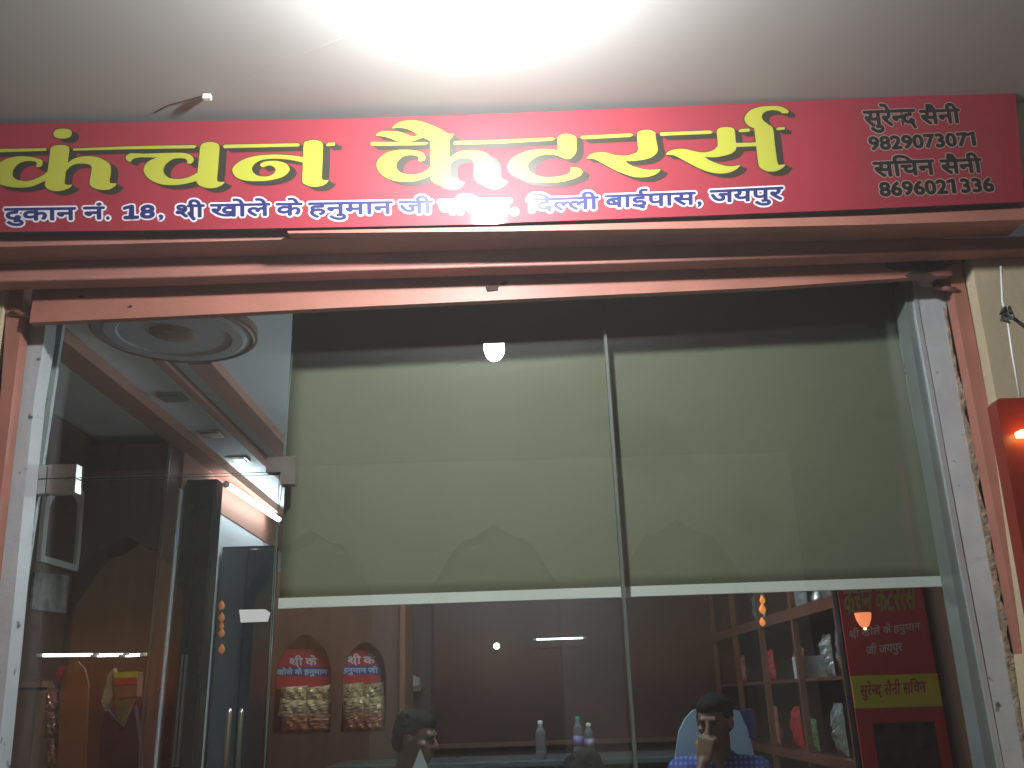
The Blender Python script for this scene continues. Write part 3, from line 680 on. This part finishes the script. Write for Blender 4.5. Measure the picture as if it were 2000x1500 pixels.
obj('front_panel', prism_holes([(xl, NY, zb_), (xr, NY, zb_), (xr, NY, ztop), (xl, NY, ztop)], [A1, A2], (0, .03, 0)), M_brown, nc)
obj('back_panel', B(xl, xr, NY + .42, NY + .45, zb_, ztop), M_brown, nc)
obj('shelf', B(xl, xr, NY + .031, NY + .419, z_sh - .03, z_sh - .001), M_wood, nc)
o = obj('post', B(xr + .002, xr + .032, NY - .05, NY + .45, .2, 2.6), M_door_w, nc); o['label'] = 'orange brown upright post at the right end'
M_sred = mat('poster_red', (.50, .04, .05), .5, var=.15); M_blue = mat('poster_blue', (.03, .05, .30), .5, var=.1); M_cyan = mat('poster_pale_blue', (.40, .60, .72), .6, var=.1)
def poster(x0, x1, y0, y1, by0, by1, word, lab, dy):
    t = thing('shop_poster', lab, 'poster'); yy = NY + dy
    obj('sheet', pxprism([(x0, y1), (x1, y1), (x1, y0), (x0, y0)], yy, .006), M_sred, t)
    obj('blue_band', pxprism([(x0 - 6, by1), (x1 - 2, by1), (x1 - 2, by0), (x0 - 6, by0)], yy - .003, .0025), M_blue, t)
    b1 = bmesh.new()
    set_text(b1, None, word, (x0, by1 - 3), (x1 - 6, by1 - 3), 9, .002, 0, frame=lambda a, b: at(a, b, yy - .0035), nrm=Vector((0, -1, 0)), lift=.0001)
    obj('lettering', b1, M_cyan, t)
    b1 = bmesh.new()
    set_text(b1, None, W_SHRI + [('gap', .2)] + W_KE, ((x0 + x1) / 2 - 28, by0 - 4), ((x0 + x1) / 2 + 26, by0 - 4), 13, .002, 0, frame=lambda a, b: at(a, b, yy - .0005), nrm=Vector((0, -1, 0)), lift=.0003)
    obj('title', b1, M_swhite, t)
poster(540, 645, 1268, 1346, 1303, 1320, W_KHOLE + [('gap', .25)] + W_KE + [('gap', .25)] + W_HANU, 'red poster with blue text band in the left stand-in arch niche', .10)
poster(668, 744, 1270, 1334, 1300, 1317, W_HANU + [('gap', .2)] + W_JI, 'red poster with blue text band in the right stand-in arch niche', .10)
seed = 20
for grp, x0, x1, rows, nm in (('packets in the left niche', 550, 646, (1358, 1384, 1412), 'left'), ('packets in the right niche', 671, 750, (1352, 1380, 1410), 'right')):
    for ri, py in enumerate(rows):
        for ci in range(2):
            seed += 1; px = x0 + (x1 - x0) * (ci + .5) / 2 + random.uniform(-3, 3); w = (x1 - x0) / 1765 * 6.0 / 2
            m = (M_gold, M_gold, mat('copper_film', (.30, .12, .06), .22, .3, var=.4, scale=20, bump=.5, bscale=40))[ri]
            packet(at(px, py, NY + .09 - ri * .02), w * 1.04, .105, m, '%s snack packet in the %s column of the %s stand-in arch niche, %s row' % (('gold', 'gold', 'copper')[ri], ('left', 'right')[ci], nm, ('top', 'middle', 'bottom')[ri]), grp, random.uniform(-.12, .12), .05, seed)
# small white bowl on a bracket
br = thing('bracket_shelf', 'small wooden bracket shelf right of the niche post', 'shelf')
a, b = at(783, 1345, 4.3), at(822, 1343, 4.3)
obj('board', B(a.x, b.x, 4.3, 4.597, a.z - .02, a.z + .006), M_wood, br)
bw = thing('folded_cloth', 'pale folded cloth lying on the small bracket shelf', 'cloth')
bm = bmesh.new(); c = at(803, 1338, 4.42)
lathe(bm, (c.x, 4.42, a.z + .007), [(.045, 0), (.06, .01), (.062, .04), (.058, .075), (.045, .08)], 14)
for v in bm.verts: v.co.z += .012 * math.sin(v.co.x * 60) * (v.co.z > a.z + .05)
obj('cloth', bm, mat('pale_grey_cloth', (.50, .46, .46), .8, var=.2), bw)

# serving counter in front, bottles
ct_ = thing('serving_counter', 'dark serving counter running across the bottom of the room', 'counter')
zc_ = at(700, 1493, 2.9).z
obj('top', B(-.95, 1.05, 2.75, 3.3, zc_ - .03, zc_, bev=.004), mat('counter_top', (.07, .085, .085), .3, var=.2), ct_)
obj('body', B(-.92, 1.02, 2.80, 3.27, .2, zc_ - .031), M_maroon, ct_)
def bottle(px, lab, capc, h=.185, r=.029, y=2.86, label=None):
    t = thing('water_bottle', lab, 'bottle', 'bottles on the serving counter'); x = at(px, 1470, y).x; c = (x, y, zc_ + .001)
    bm = bmesh.new(); lathe(bm, c, [(r * .8, 0), (r, .012), (r, h * .18), (r * .94, h * .22), (r, h * .26), (r, h * .55), (r * .93, h * .6), (r, h * .64), (r * .85, h * .74), (r * .45, h * .86), (r * .38, h * .9)], 20)
    obj('body', bm, M_pet, t, True)
    bm = bmesh.new(); lathe(bm, c, [(r * .46, h * .905), (r * .46, h * .985), (r * .40, h)], 16); obj('cap', bm, capc, t)
    if label:
        bm = bmesh.new(); lathe(bm, c, [(r * 1.02, h * .28), (r * 1.02, h * .53)], 20); obj('sleeve', bm, label, t, True)
M_pet = mat('clear_plastic', (.55, .58, .60), .12, var=.05, spec=.7); M_pet.node_tree.nodes['Principled BSDF'].inputs['Transmission Weight'].default_value = .8
bottle(1057, 'clear water bottle with white cap standing alone on the counter', M_plastic)
bottle(1131, 'clear water bottle with teal green cap and violet sleeve on the counter', mat('teal_cap', (.03, .30, .22), .4, var=0), .20, .027, label=mat('violet_sleeve', (.16, .13, .34), .5, var=.1))
bottle(1152, 'short clear bottle with pale cap right of the green capped bottle', M_plastic, .165, .027, 2.92, label=mat('pale_sleeve', (.35, .28, .42), .5, var=.1))

# ================================================================ ROOM: right shelf cabinet
SX = 1.45
sc = thing('wall_shelf', 'dark wood glazed shelf unit along the right wall', 'shelf unit')
zr, zl = 1.89, 1.195
obj('back_panel', B(SX + .36, SX + .38, 1.94, 4.55, .2, 2.75), M_brown, sc)
obj('rail', B(SX, SX + .03, 1.93, 4.56, zr - .045, zr + .01), M_wood, sc); obj('rail', B(SX, SX + .03, 1.93, 4.56, zl - .03, zl + .012), M_wood, sc)
obj('shelf', B(SX + .031, SX + .359, 1.96, 4.54, zr - .03, zr - .005), M_wood, sc); obj('shelf', B(SX + .031, SX + .359, 1.96, 4.54, zl - .02, zl), M_wood, sc)
obj('shelf', B(SX + .031, SX + .359, 1.96, 4.54, 1.54, 1.555), M_wood, sc)
for y in (4.53, 3.9, 3.25, 2.6, 1.945):
    for z0, z1 in ((.2, zl - .031), (zl + .013, zr - .046), (zr + .011, 2.75)):
        obj('upright', B(SX + .001, SX + .029, y - .018, y + .018, z0, z1), M_wood, sc)
obj('end_panel', B(SX - .005, SX + .40, 1.88, 1.925, .2, 2.75), M_dark, sc)
M_foil = mat('silver_foil', (.50, .52, .50), .25, .6, var=.35, scale=30, bump=.5, bscale=50)
M_grn = mat('green_pack', (.10, .16, .05), .4, var=.3); M_wbx = mat('white_card', (.66, .66, .66), .6, var=.05)
goods = [(2.15, zl, .17, .30, M_foil, 'silver foil bag'), (2.42, zl, .13, .24, M_foil, 'crumpled silver foil bag'), (2.85, zl, .15, .16, M_grn, 'olive green packet'), (3.1, zl, .12, .22, M_redp, 'red packet'),
         (3.55, zl, .13, .22, M_pk, 'pinkish packet'), (4.15, zl, .15, .20, M_redp, 'red packet'), (2.2, 1.556, .15, .24, M_foil, 'silver foil bag'), (2.45, 1.556, .12, .20, M_foil, 'tall silver foil bag'), (2.9, 1.556, .12, .16, M_pk, 'pinkish packet'),
         (3.5, 1.556, .14, .18, M_redp, 'red packet'), (4.2, 1.556, .14, .18, M_pk, 'pinkish packet'),
         (2.3, zr - .004, .18, .22, M_foil, 'silver foil bag'), (2.75, zr - .004, .18, .20, mat('grey_bag', (.30, .32, .34), .35, var=.3), 'grey plastic bag'), (3.6, zr - .004, .2, .22, M_foil, 'silver foil bag')]
lvl = {zl: 'bottom', 1.556: 'middle', zr - .004: 'top'}
for i, (y, z, w, h, m, nm) in enumerate(goods):
    o = packet((0, 0, 0), w, h, m, '', 'goods on the right shelf unit', 0, .07, 50 + i)
    o.rotation_euler = (0, 0, math.radians(90)); o.location = (SX + .12, y, z + h / 2 + .002)
    end = 'nearest' if y < 2.3 else ('next to nearest' if y < 2.6 else ('near the centre' if y < 3.2 else ('beyond the centre' if y < 4 else 'at the far end')))
    o['label'] = '%s on the %s shelf of the right unit, %s' % (nm, lvl[z], end)
wb = thing('white_carton', 'small white carton standing on the middle shelf of the right unit', 'carton')
obj('body', B(SX + .04, SX + .16, 2.62, 2.80, 1.557, 1.665, bev=.002), M_wbx, wb); obj('flap', B(SX + .034, SX + .039, 2.70, 2.715, 1.56, 1.66), mat('grey_tape', (.30, .30, .30), .5, var=0), wb)
jr = thing('steel_jug', 'small pale steel jug on the top shelf of the right unit', 'jug')
bm = bmesh.new(); lathe(bm, (SX + .14, 2.52, zr - .003), [(.035, 0), (.05, .02), (.052, .06), (.035, .09), (.03, .11), (.036, .12)], 18); obj('body', bm, M_steel, jr, True)
ornament(1489, (1140, 1172, 1190, 1215), 1.95, 'glowing amber lantern string hanging in front of the right shelf unit', .8)
# standing banner
bn = thing('standing_banner', 'tall red banner with a yellow band and yellow title by the right jamb', 'banner')
BY = 1.62
def bq(px, py): return at(px, py, BY)
xL, xR = bq(1662, 1330).x, bq(1832, 1330).x
yz = lambda py: bq(1740, py).z
obj('sheet', B(xL, xR, BY, BY + .008, .3, 2.05), mat('banner_red', (.48, .03, .04), .45, var=.12, scale=3), bn)
obj('yellow_band', B(xL, xR, BY - .004, BY - .0005, yz(1382), yz(1318)), mat('banner_yellow', (.62, .64, .04), .5, var=.06), bn)
obj('photo_panel', B(xL + .06, xR - .045, BY - .004, BY - .0005, .7, yz(1412)), mat('banner_photo', (.035, .03, .03), .4, var=.95, scale=16), bn)
FR = lambda a, b: at(a, b, BY - .001)
def bt(tk, p0, p1, h, m, nm, bold, dy=0):
    b1 = bmesh.new(); set_text(b1, None, tk, p0, p1, h, bold, 0, frame=lambda a, b: at(a, b, BY - .0005 - dy), nrm=Vector((0, -1, 0)), lift=.0002); return obj(nm, b1, m, bn)
W_KAN = [KA + DOT, CHA, NA, ('gap', .3), KA + AI, '\u091f', RA, RA, SA]
bt(W_KAN, (1648, 1200), (1788, 1188), 46, mat('banner_title', (.42, .42, .10), .5, var=.1), 'title', .0025)
bt(W_SHRI + [('gap', .25)] + W_KHOLE + [('gap', .25)] + W_KE + [('gap', .25)] + W_HANU, (1658, 1246), (1797, 1229), 13, M_swhite, 'address_line', .0006)
bt(W_JI + [('gap', .3)] + W_JAIPUR, (1692, 1279), (1762, 1271), 15, M_swhite, 'town_line', .0006)
bt(W_SURENDRA + [('gap', .3)] + W_SAINI + [('gap', .3)] + W_SACHIN, (1680, 1360), (1808, 1352), 20, M_redp, 'name_line', .0012, .004)
# amber wall lamp
al = thing('amber_lamp', 'small glowing amber half shell lamp in front of the red banner', 'lamp')
c = at(1685, 1198, 1.45); k = 1 / 1765 * 3.6
bm = bmesh.new(); lathe(bm, (c.x, 1.45, c.z), [(k * 3, -k * 27), (k * 9, -k * 22), (k * 14, -k * 10), (k * 15.5, 0), (k * 15, k * 1)], 24)
obj('shade', bm, mat('amber_glass', (.6, .22, .10), .3, var=.3, scale=30, emit=(1, .26, .10), es=1.1), al, True)
bm = bmesh.new(); lathe(bm, (c.x, 1.45, c.z), [(k * 17, k * 1.2), (k * 17, k * 4), (k * 6, k * 7), (k * 3, k * 8)], 24); obj('cap', bm, mat('copper_cap', (.16, .06, .03), .4, .5, var=.2), al)
bm = bmesh.new(); tube(bm, [(c.x, 1.45, c.z + k * 8), (c.x, 1.45, 2.79)], .003, 6); obj('cord', bm, M_cable, al)
bm = bmesh.new(); bmesh.ops.create_icosphere(bm, subdivisions=2, radius=k * 3.4, matrix=Matrix.Translation((c.x, 1.45, c.z - k * 28))); obj('bulb_tip', bm, emit_mat('amber_tip', (1, .75, .55), 3), al, True)

# ================================================================ RIGHT OUTSIDE: red lit board, nail with cord
rb = thing('red_lit_board', 'dark red board with a small glowing amber lamp at the right edge', 'signboard')
pts = [at(a, b, .05) for a, b in ((1946, 786), (1952, 778), (2090, 774))]
pb = at(1995, 1000, .05)
obj('board', prism([pts[0], pts[1], pts[2], (pts[2].x, .05, 1.0), (at(2040, 1300, .05).x - .02, .05, 1.0)], (0, .048, 0)), mat('lacquer_red', (.19, .02, .012), .4, var=.1), rb)
c = at(1998, 845, .02)
obj('lamp', B(c.x - .008, c.x + .09, .012, .045, c.z - .008, c.z + .007, bev=.003), emit_mat('amber_lamp_light', (1, .42, .10), 14), rb)
nl = thing('nail_cord', 'knotted dark cord on a nail with a thin white wire hanging down the cream wall', 'cord')
c = at(1966, 612, .085)
bm = bmesh.new(); random.seed(3)
pk = [c + Vector((random.uniform(-.016, .016), random.uniform(-.012, .008), random.uniform(-.03, .02))) for _ in range(16)]
tube(bm, pk + [at(2004, 640, .085), at(2040, 662, .085)], .005, 6); obj('knot', bm, M_cable, nl, True)
bm = bmesh.new(); tube(bm, [at(1955, 520, .095), at(1958, 590, .094), at(1966, 612, .09), at(1977, 690, .094), at(1991, 772, .093)], .003, 6); obj('white_wire', bm, M_plastic, nl, True)
bm = bmesh.new(); tube(bm, [c + Vector((0, -.02, .0)), c + Vector((0, .02, 0))], .004, 8); obj('nail', bm, M_steel, nl)
# ================================================================ PEOPLE
def capsule(bm, a, b, r0, r1, seg=14):
    a, b = Vector(a), Vector(b); d = (b - a); L_ = d.length; d.normalize()
    pts, rs = [], []
    for i in range(5):
        t = math.pi / 2 * (1 - i / 4); pts.append(a - d * r0 * math.sin(t)); rs.append(max(1e-4, r0 * math.cos(t)))
    for i in range(5):
        t = math.pi / 2 * i / 4; pts.append(b + d * r1 * math.sin(t)); rs.append(max(1e-4, r1 * math.cos(t)))
    tube(bm, pts, rs, seg)
def ellipsoid(bm, c, r, rot=None):
    m = Matrix.Translation(c) @ (rot.to_4x4() if rot else Matrix()) @ Matrix.Diagonal((*r, 1))
    bmesh.ops.create_uvsphere(bm, u_segments=20, v_segments=14, radius=1, matrix=m)
def skin(name, bm, m, parent, vox=.007, smooth=3):
    o = obj(name, bm, m, None, True)
    md = o.modifiers.new('r', 'REMESH'); md.mode = 'VOXEL'; md.voxel_size = vox
    sm_ = o.modifiers.new('s', 'SMOOTH'); sm_.iterations = smooth; sm_.factor = .5
    bpy.context.view_layer.update()
    me = bpy.data.meshes.new_from_object(o.evaluated_get(bpy.context.evaluated_depsgraph_get()))
    o.modifiers.clear(); o.data = me
    for p in me.polygons: p.use_smooth = True
    if not me.materials: me.materials.append(m)
    o.parent = parent; return o
M_skin = mat('brown_skin', (.19, .095, .058), .5, var=.08, scale=20)
M_hair = mat('black_hair', (.007, .006, .006), .8, var=.3, scale=80, bump=.6, bscale=120, spec=.15)
M_eye = mat('eye_dark', (.02, .015, .012), .2, var=0)
M_trous = mat('dark_trousers', (.02, .02, .025), .9, var=.2)
def hand(bm, wrist, dirv, palm, curl, thumb):
    """palm plus four unequal curled fingers and a thumb; dirv along the hand, palm = palm normal"""
    d = Vector(dirv).normalized(); n = Vector(palm).normalized(); s = d.cross(n).normalized(); n = s.cross(d)
    w = Vector(wrist); k = w + d * .085
    for i in range(4):
        capsule(bm, w + s * (i - 1.5) * .013, k + s * (i - 1.5) * .02, .017, .0125, 10)
    for i, ln in enumerate((.036, .042, .039, .031)):
        p = k + s * (i - 1.5) * .0205; ang = 0; q = d.copy()
        for seg_, f in ((ln, .9), (ln * .72, 1.15), (ln * .55, .8)):
            ang += curl * f; q = d * math.cos(ang) + n * math.sin(ang); p2 = p + q * seg_
            capsule(bm, p, p2, .0095, .0088, 8); p = p2
    tb = w + d * .03 - s * .026 * thumb
    t2 = tb + (d * .6 - s * .6 * thumb + n * .5).normalized() * .038; capsule(bm, tb, t2, .013, .0105, 8)
    capsule(bm, t2, t2 + (d * .7 + n * .6).normalized() * .03, .0105, .009, 8)
def person(label, loc, rz, arms, shirt, headrot=(0, 0, 0), hands=None, lean=0):
    t = thing('person', label, 'person')
    hip = .72
    sh_ = {1: Vector((.175, -.03 + lean, 1.165)), -1: Vector((-.175, -.03 + lean, 1.165))}
    HC = Vector((0, -.095 + lean, 1.375)); HR = Matrix.Rotation(headrot[2], 3, 'Z') @ Matrix.Rotation(headrot[0], 3, 'X') @ Matrix.Rotation(headrot[1], 3, 'Y')
    hp = lambda x, y, z: HC + HR @ Vector((x, y, z))
    b = bmesh.new()
    capsule(b, (0, 0, hip), (0, 0, hip + .02), .13, .13); ellipsoid(b, (0, .0, hip), (.16, .12, .11)); ellipsoid(b, (0, lean * .5, .93), (.145, .105, .17)); ellipsoid(b, (0, lean, 1.07), (.165, .11, .13))
    capsule(b, (0, -.02 + lean, 1.14), hp(0, .025, -.06), .058, .052)
    for s_ in (1, -1):
        capsule(b, (s_ * .07, -.02 + lean, 1.165), sh_[s_], .055, .05)
        e, w = Vector(arms[s_][0]), Vector(arms[s_][1])
        capsule(b, sh_[s_], e, .048, .038); capsule(b, e, w, .037, .025)
        hd_ = (hands or {}).get(s_) or ((w - e).normalized(), Vector((0, 0, -1)), .5)
        hand(b, w + (w - e).normalized() * .01, *hd_[:3], s_)
        capsule(b, (s_ * .085, -.02, hip - .02), (s_ * .13, -.43, .67), .078, .055); capsule(b, (s_ * .13, -.43, .67), (s_ * .13, -.40, .29), .054, .036)
        capsule(b, (s_ * .13, -.38, .235), (s_ * .14, -.57, .228), .036, .028)
    # head: skull, jaw, brow, nose, lips, ears
    ellipsoid(b, hp(0, .012, .022), (.073, .09, .088), HR); ellipsoid(b, hp(0, -.028, -.045), (.052, .058, .058), HR); ellipsoid(b, hp(0, -.058, -.083), (.026, .022, .018), HR)
    capsule(b, hp(-.03, -.072, .027), hp(.03, -.072, .027), .013, .013, 10); capsule(b, hp(0, -.08, .018), hp(0, -.102, -.022), .009, .013, 10)
    ellipsoid(b, hp(-.012, -.09, -.026), (.009, .010, .008)); ellipsoid(b, hp(.012, -.09, -.026), (.009, .010, .008))
    capsule(b, hp(-.018, -.08, -.052), hp(.018, -.08, -.052), .008, .008, 8); capsule(b, hp(-.015, -.079, -.062), hp(.015, -.079, -.062), .008, .008, 8)
    for s_ in (1, -1):
        ellipsoid(b, hp(s_ * .076, .012, -.005), (.011, .019, .031), HR); ellipsoid(b, hp(s_ * .04, -.05, -.018), (.024, .026, .02), HR)
    skin('body', b, M_skin, t, .0065, 2)
    for s_ in (1, -1):
        b = bmesh.new(); ellipsoid(b, hp(s_ * .029, -.0745, .006), (.0125, .008, .0065), HR); obj('eye', b, M_eye, t, True)
    b = bmesh.new(); capsule(b, hp(-.047, -.077, .022), hp(-.016, -.087, .024), .0035, .0045, 8); capsule(b, hp(.047, -.077, .022), hp(.016, -.087, .024), .0035, .0045, 8)
    b2 = bmesh.new(); ellipsoid(b2, hp(0, .028, .038), (.083, .093, .086), HR)
    ellipsoid(b2, hp(.0, -.014, .078), (.066, .068, .042), HR); ellipsoid(b2, hp(0, .07, -.02), (.066, .05, .055), HR)
    rnd = random.Random(int(loc[0] * 100))
    for _ in range(70):
        a_, z_ = rnd.uniform(0, 6.28), rnd.uniform(.02, .1); r_ = .075 * math.sqrt(max(.05, 1 - ((z_ - .03) / .1) ** 2))
        if math.sin(a_) < -.3 and z_ < .085: continue
        p = hp(math.cos(a_) * r_, .028 + math.sin(a_) * r_ * 1.1, z_); capsule(b2, p, p + HR @ Vector((rnd.uniform(-.03, .03), rnd.uniform(-.015, .025), rnd.uniform(-.025, .012))), .012, .005, 6)
    skin('hair', b2, M_hair, t, .006, 1); obj('eyebrows', b, M_hair, t, True)
    b = bmesh.new()
    ellipsoid(b, (0, .0, hip + .02), (.175, .135, .10)); ellipsoid(b, (0, lean * .5, .93), (.165, .125, .18)); ellipsoid(b, (0, lean, 1.075), (.185, .128, .125))
    for s_ in (1, -1):
        capsule(b, (s_ * .06, -.015 + lean, 1.175), sh_[s_], .06, .062); e = Vector(arms[s_][0]); capsule(b, sh_[s_], sh_[s_].lerp(e, .8), .062, .056)
        capsule(b, (s_ * .03, -.085 + lean, 1.20), (s_ * .065, -.01 + lean, 1.235), .014, .016, 8)
    capsule(b, (-.05, .03 + lean, 1.235), (.05, .03 + lean, 1.235), .018, .018, 8)
    skin('shirt', b, shirt, t, .008, 2)
    b = bmesh.new(); ellipsoid(b, (0, 0, hip - .01), (.172, .13, .105))
    for s_ in (1, -1): capsule(b, (s_ * .085, -.02, hip - .02), (s_ * .13, -.43, .67), .09, .068); capsule(b, (s_ * .13, -.43, .67), (s_ * .13, -.405, .31), .066, .055)
    skin('trousers', b, M_trous, t, .009, 2)
    for s_ in (1, -1):
        b = bmesh.new(); capsule(b, (s_ * .13, -.37, .245), (s_ * .14, -.58, .235), .043, .034); skin('shoe', b, M_cable, t, .009, 1)
    t.location = loc; t.rotation_euler = (0, 0, rz); return t
def plaid(name, c0, c1, sc_):
    m = mat(name, c0, .85, var=0); nt = m.node_tree; n = nt.nodes; l = nt.links; b = n['Principled BSDF']
    tc = n.new('ShaderNodeTexCoord'); r_ = []
    for d in ('X', 'Z'):
        w = n.new('ShaderNodeTexWave'); w.bands_direction = d; w.inputs['Scale'].default_value = sc_; w.inputs['Distortion'].default_value = 1.2; l.new(tc.outputs['Object'], w.inputs[0]); r_.append(w)
    mu = n.new('ShaderNodeMath'); mu.operation = 'MULTIPLY'; l.new(r_[0].outputs['Fac'], mu.inputs[0]); l.new(r_[1].outputs['Fac'], mu.inputs[1])
    mx = n.new('ShaderNodeMix'); mx.data_type = 'RGBA'; l.new(mu.outputs[0], mx.inputs[0]); mx.inputs[6].default_value = tuple(c0) + (1,); mx.inputs[7].default_value = tuple(c1) + (1,)
    l.new(mx.outputs[2], b.inputs['Base Color']); return m
# man with his fist at his mouth
p1 = person('seated man in a blue plaid shirt resting his fist against his mouth', (.945, 2.30, 0), math.radians(-14),
            {-1: ((-.13, -.27, 1.02), (-.058, -.215, 1.215)), 1: ((.25, -.08, .93), (.12, -.30, .84))}, plaid('blue_plaid', (.035, .05, .26), (.20, .26, .55), 14),
            (math.radians(12), 0, math.radians(-18)), {-1: ((.25, .05, 1), (.3, 1, .05), 1.35)})
# person in dark shirt looking right
xp = at(800, 1442, 2.25)
p2 = person('seated person in a dark shirt turned to the right with raised hands', (xp.x - .05, 2.25, xp.z - 1.375), math.radians(68),
            {-1: ((-.2, -.2, .98), (-.07, -.33, 1.12)), 1: ((.2, -.2, .98), (.06, -.34, 1.13))}, mat('black_shirt', (.02, .02, .022), .9, var=.3),
            (math.radians(10), 0, 0), {-1: ((.3, -.5, .7), (1, .2, -.1), .8), 1: ((-.3, -.5, .7), (-1, .2, -.1), .8)})
xq = at(1135, 1476, 2.0)
p3 = person('seated person seen only as dark hair below the counter bottles', (xq.x, 2.0, xq.z - 1.472), math.radians(165),
            {-1: ((-.22, -.1, .93), (-.12, -.3, .84)), 1: ((.22, -.1, .93), (.12, -.3, .84))}, mat('grey_shirt', (.06, .06, .065), .9, var=.3))
pp = at(818, 1484, 2.05)
tag(obj('paper_slip', prism([pp + Vector(v) for v in ((-.035, 0, -.05), (.045, .01, -.05), (.005, .015, .045))], (0, .002, 0)), mat('pale_paper', (.55, .62, .62), .8, var=.05)), 'pale folded paper slip beside the person in the dark shirt', 'paper')
# chairs
def chair(lab, outline, y, tone, rec=.02):
    t = thing('chair', lab, 'chair', 'chairs in the room'); pts = [at(a, b, y) for a, b in outline]
    x0, x1 = min(p.x for p in pts) + .02, max(p.x for p in pts) - .02
    bm = prism([p + Vector((0, 0, 0)) for p in pts], (0, .03, 0)); bmesh.ops.bevel(bm, geom=[e for e in bm.edges if len(e.link_faces) == 2 and e.calc_face_angle(0) > 1.2], offset=.006, segments=2, affect='EDGES')
    obj('backrest', bm, tone, t)
    obj('seat', B(x0, x1, y - .42, y + .02, .60, .64, bev=.012), tone, t)
    for xx in (x0 + .03, x1 - .03):
        for yy in (y - .39, y - .01):
            bm = bmesh.new(); tube(bm, [(xx, yy, .201), (xx, yy, .599)], [.016, .02], 8); obj('leg', bm, tone, t, True)
    return t
M_chair = mat('pale_blue_plastic', (.30, .40, .50), .4, var=.08)
chair('pale blue high backed chair behind the man in blue plaid', [(1300, 1700), (1318, 1490), (1327, 1428), (1339, 1403), (1354, 1387), (1366, 1384), (1430, 1384), (1448, 1391), (1462, 1422), (1472, 1470), (1480, 1700)], 2.46, M_chair)
jk = pxprism([(1446, 1389), (1460, 1386), (1474, 1394), (1478, 1418), (1473, 1446), (1464, 1440), (1462, 1424)], 2.44, .07)
tag(obj('blue_cloth', jk, mat('navy_cloth', (.02, .02, .10), .9, var=.3, scale=30)), 'dark blue cloth hung over the right corner of the pale blue chair', 'cloth')
bpy.data.objects.remove(_fo)
# ================================================================ AIR: haze added to stand in for lens glare
hz = bpy.data.materials.new('glare_haze_air'); hz.use_nodes = True; n_ = hz.node_tree.nodes; n_.clear()
pv = n_.new('ShaderNodeVolumePrincipled'); ho = n_.new('ShaderNodeOutputMaterial')
pv.inputs['Color'].default_value = (1, .96, .93, 1); pv.inputs['Density'].default_value = .014; pv.inputs['Anisotropy'].default_value = .4
hz.node_tree.links.new(pv.outputs[0], ho.inputs['Volume'])
h_ = obj('glare_haze', B(-8.5, 8.5, -14.5, 6, -1.1, 3.6), hz); tag(h_, None, kind='stuff')
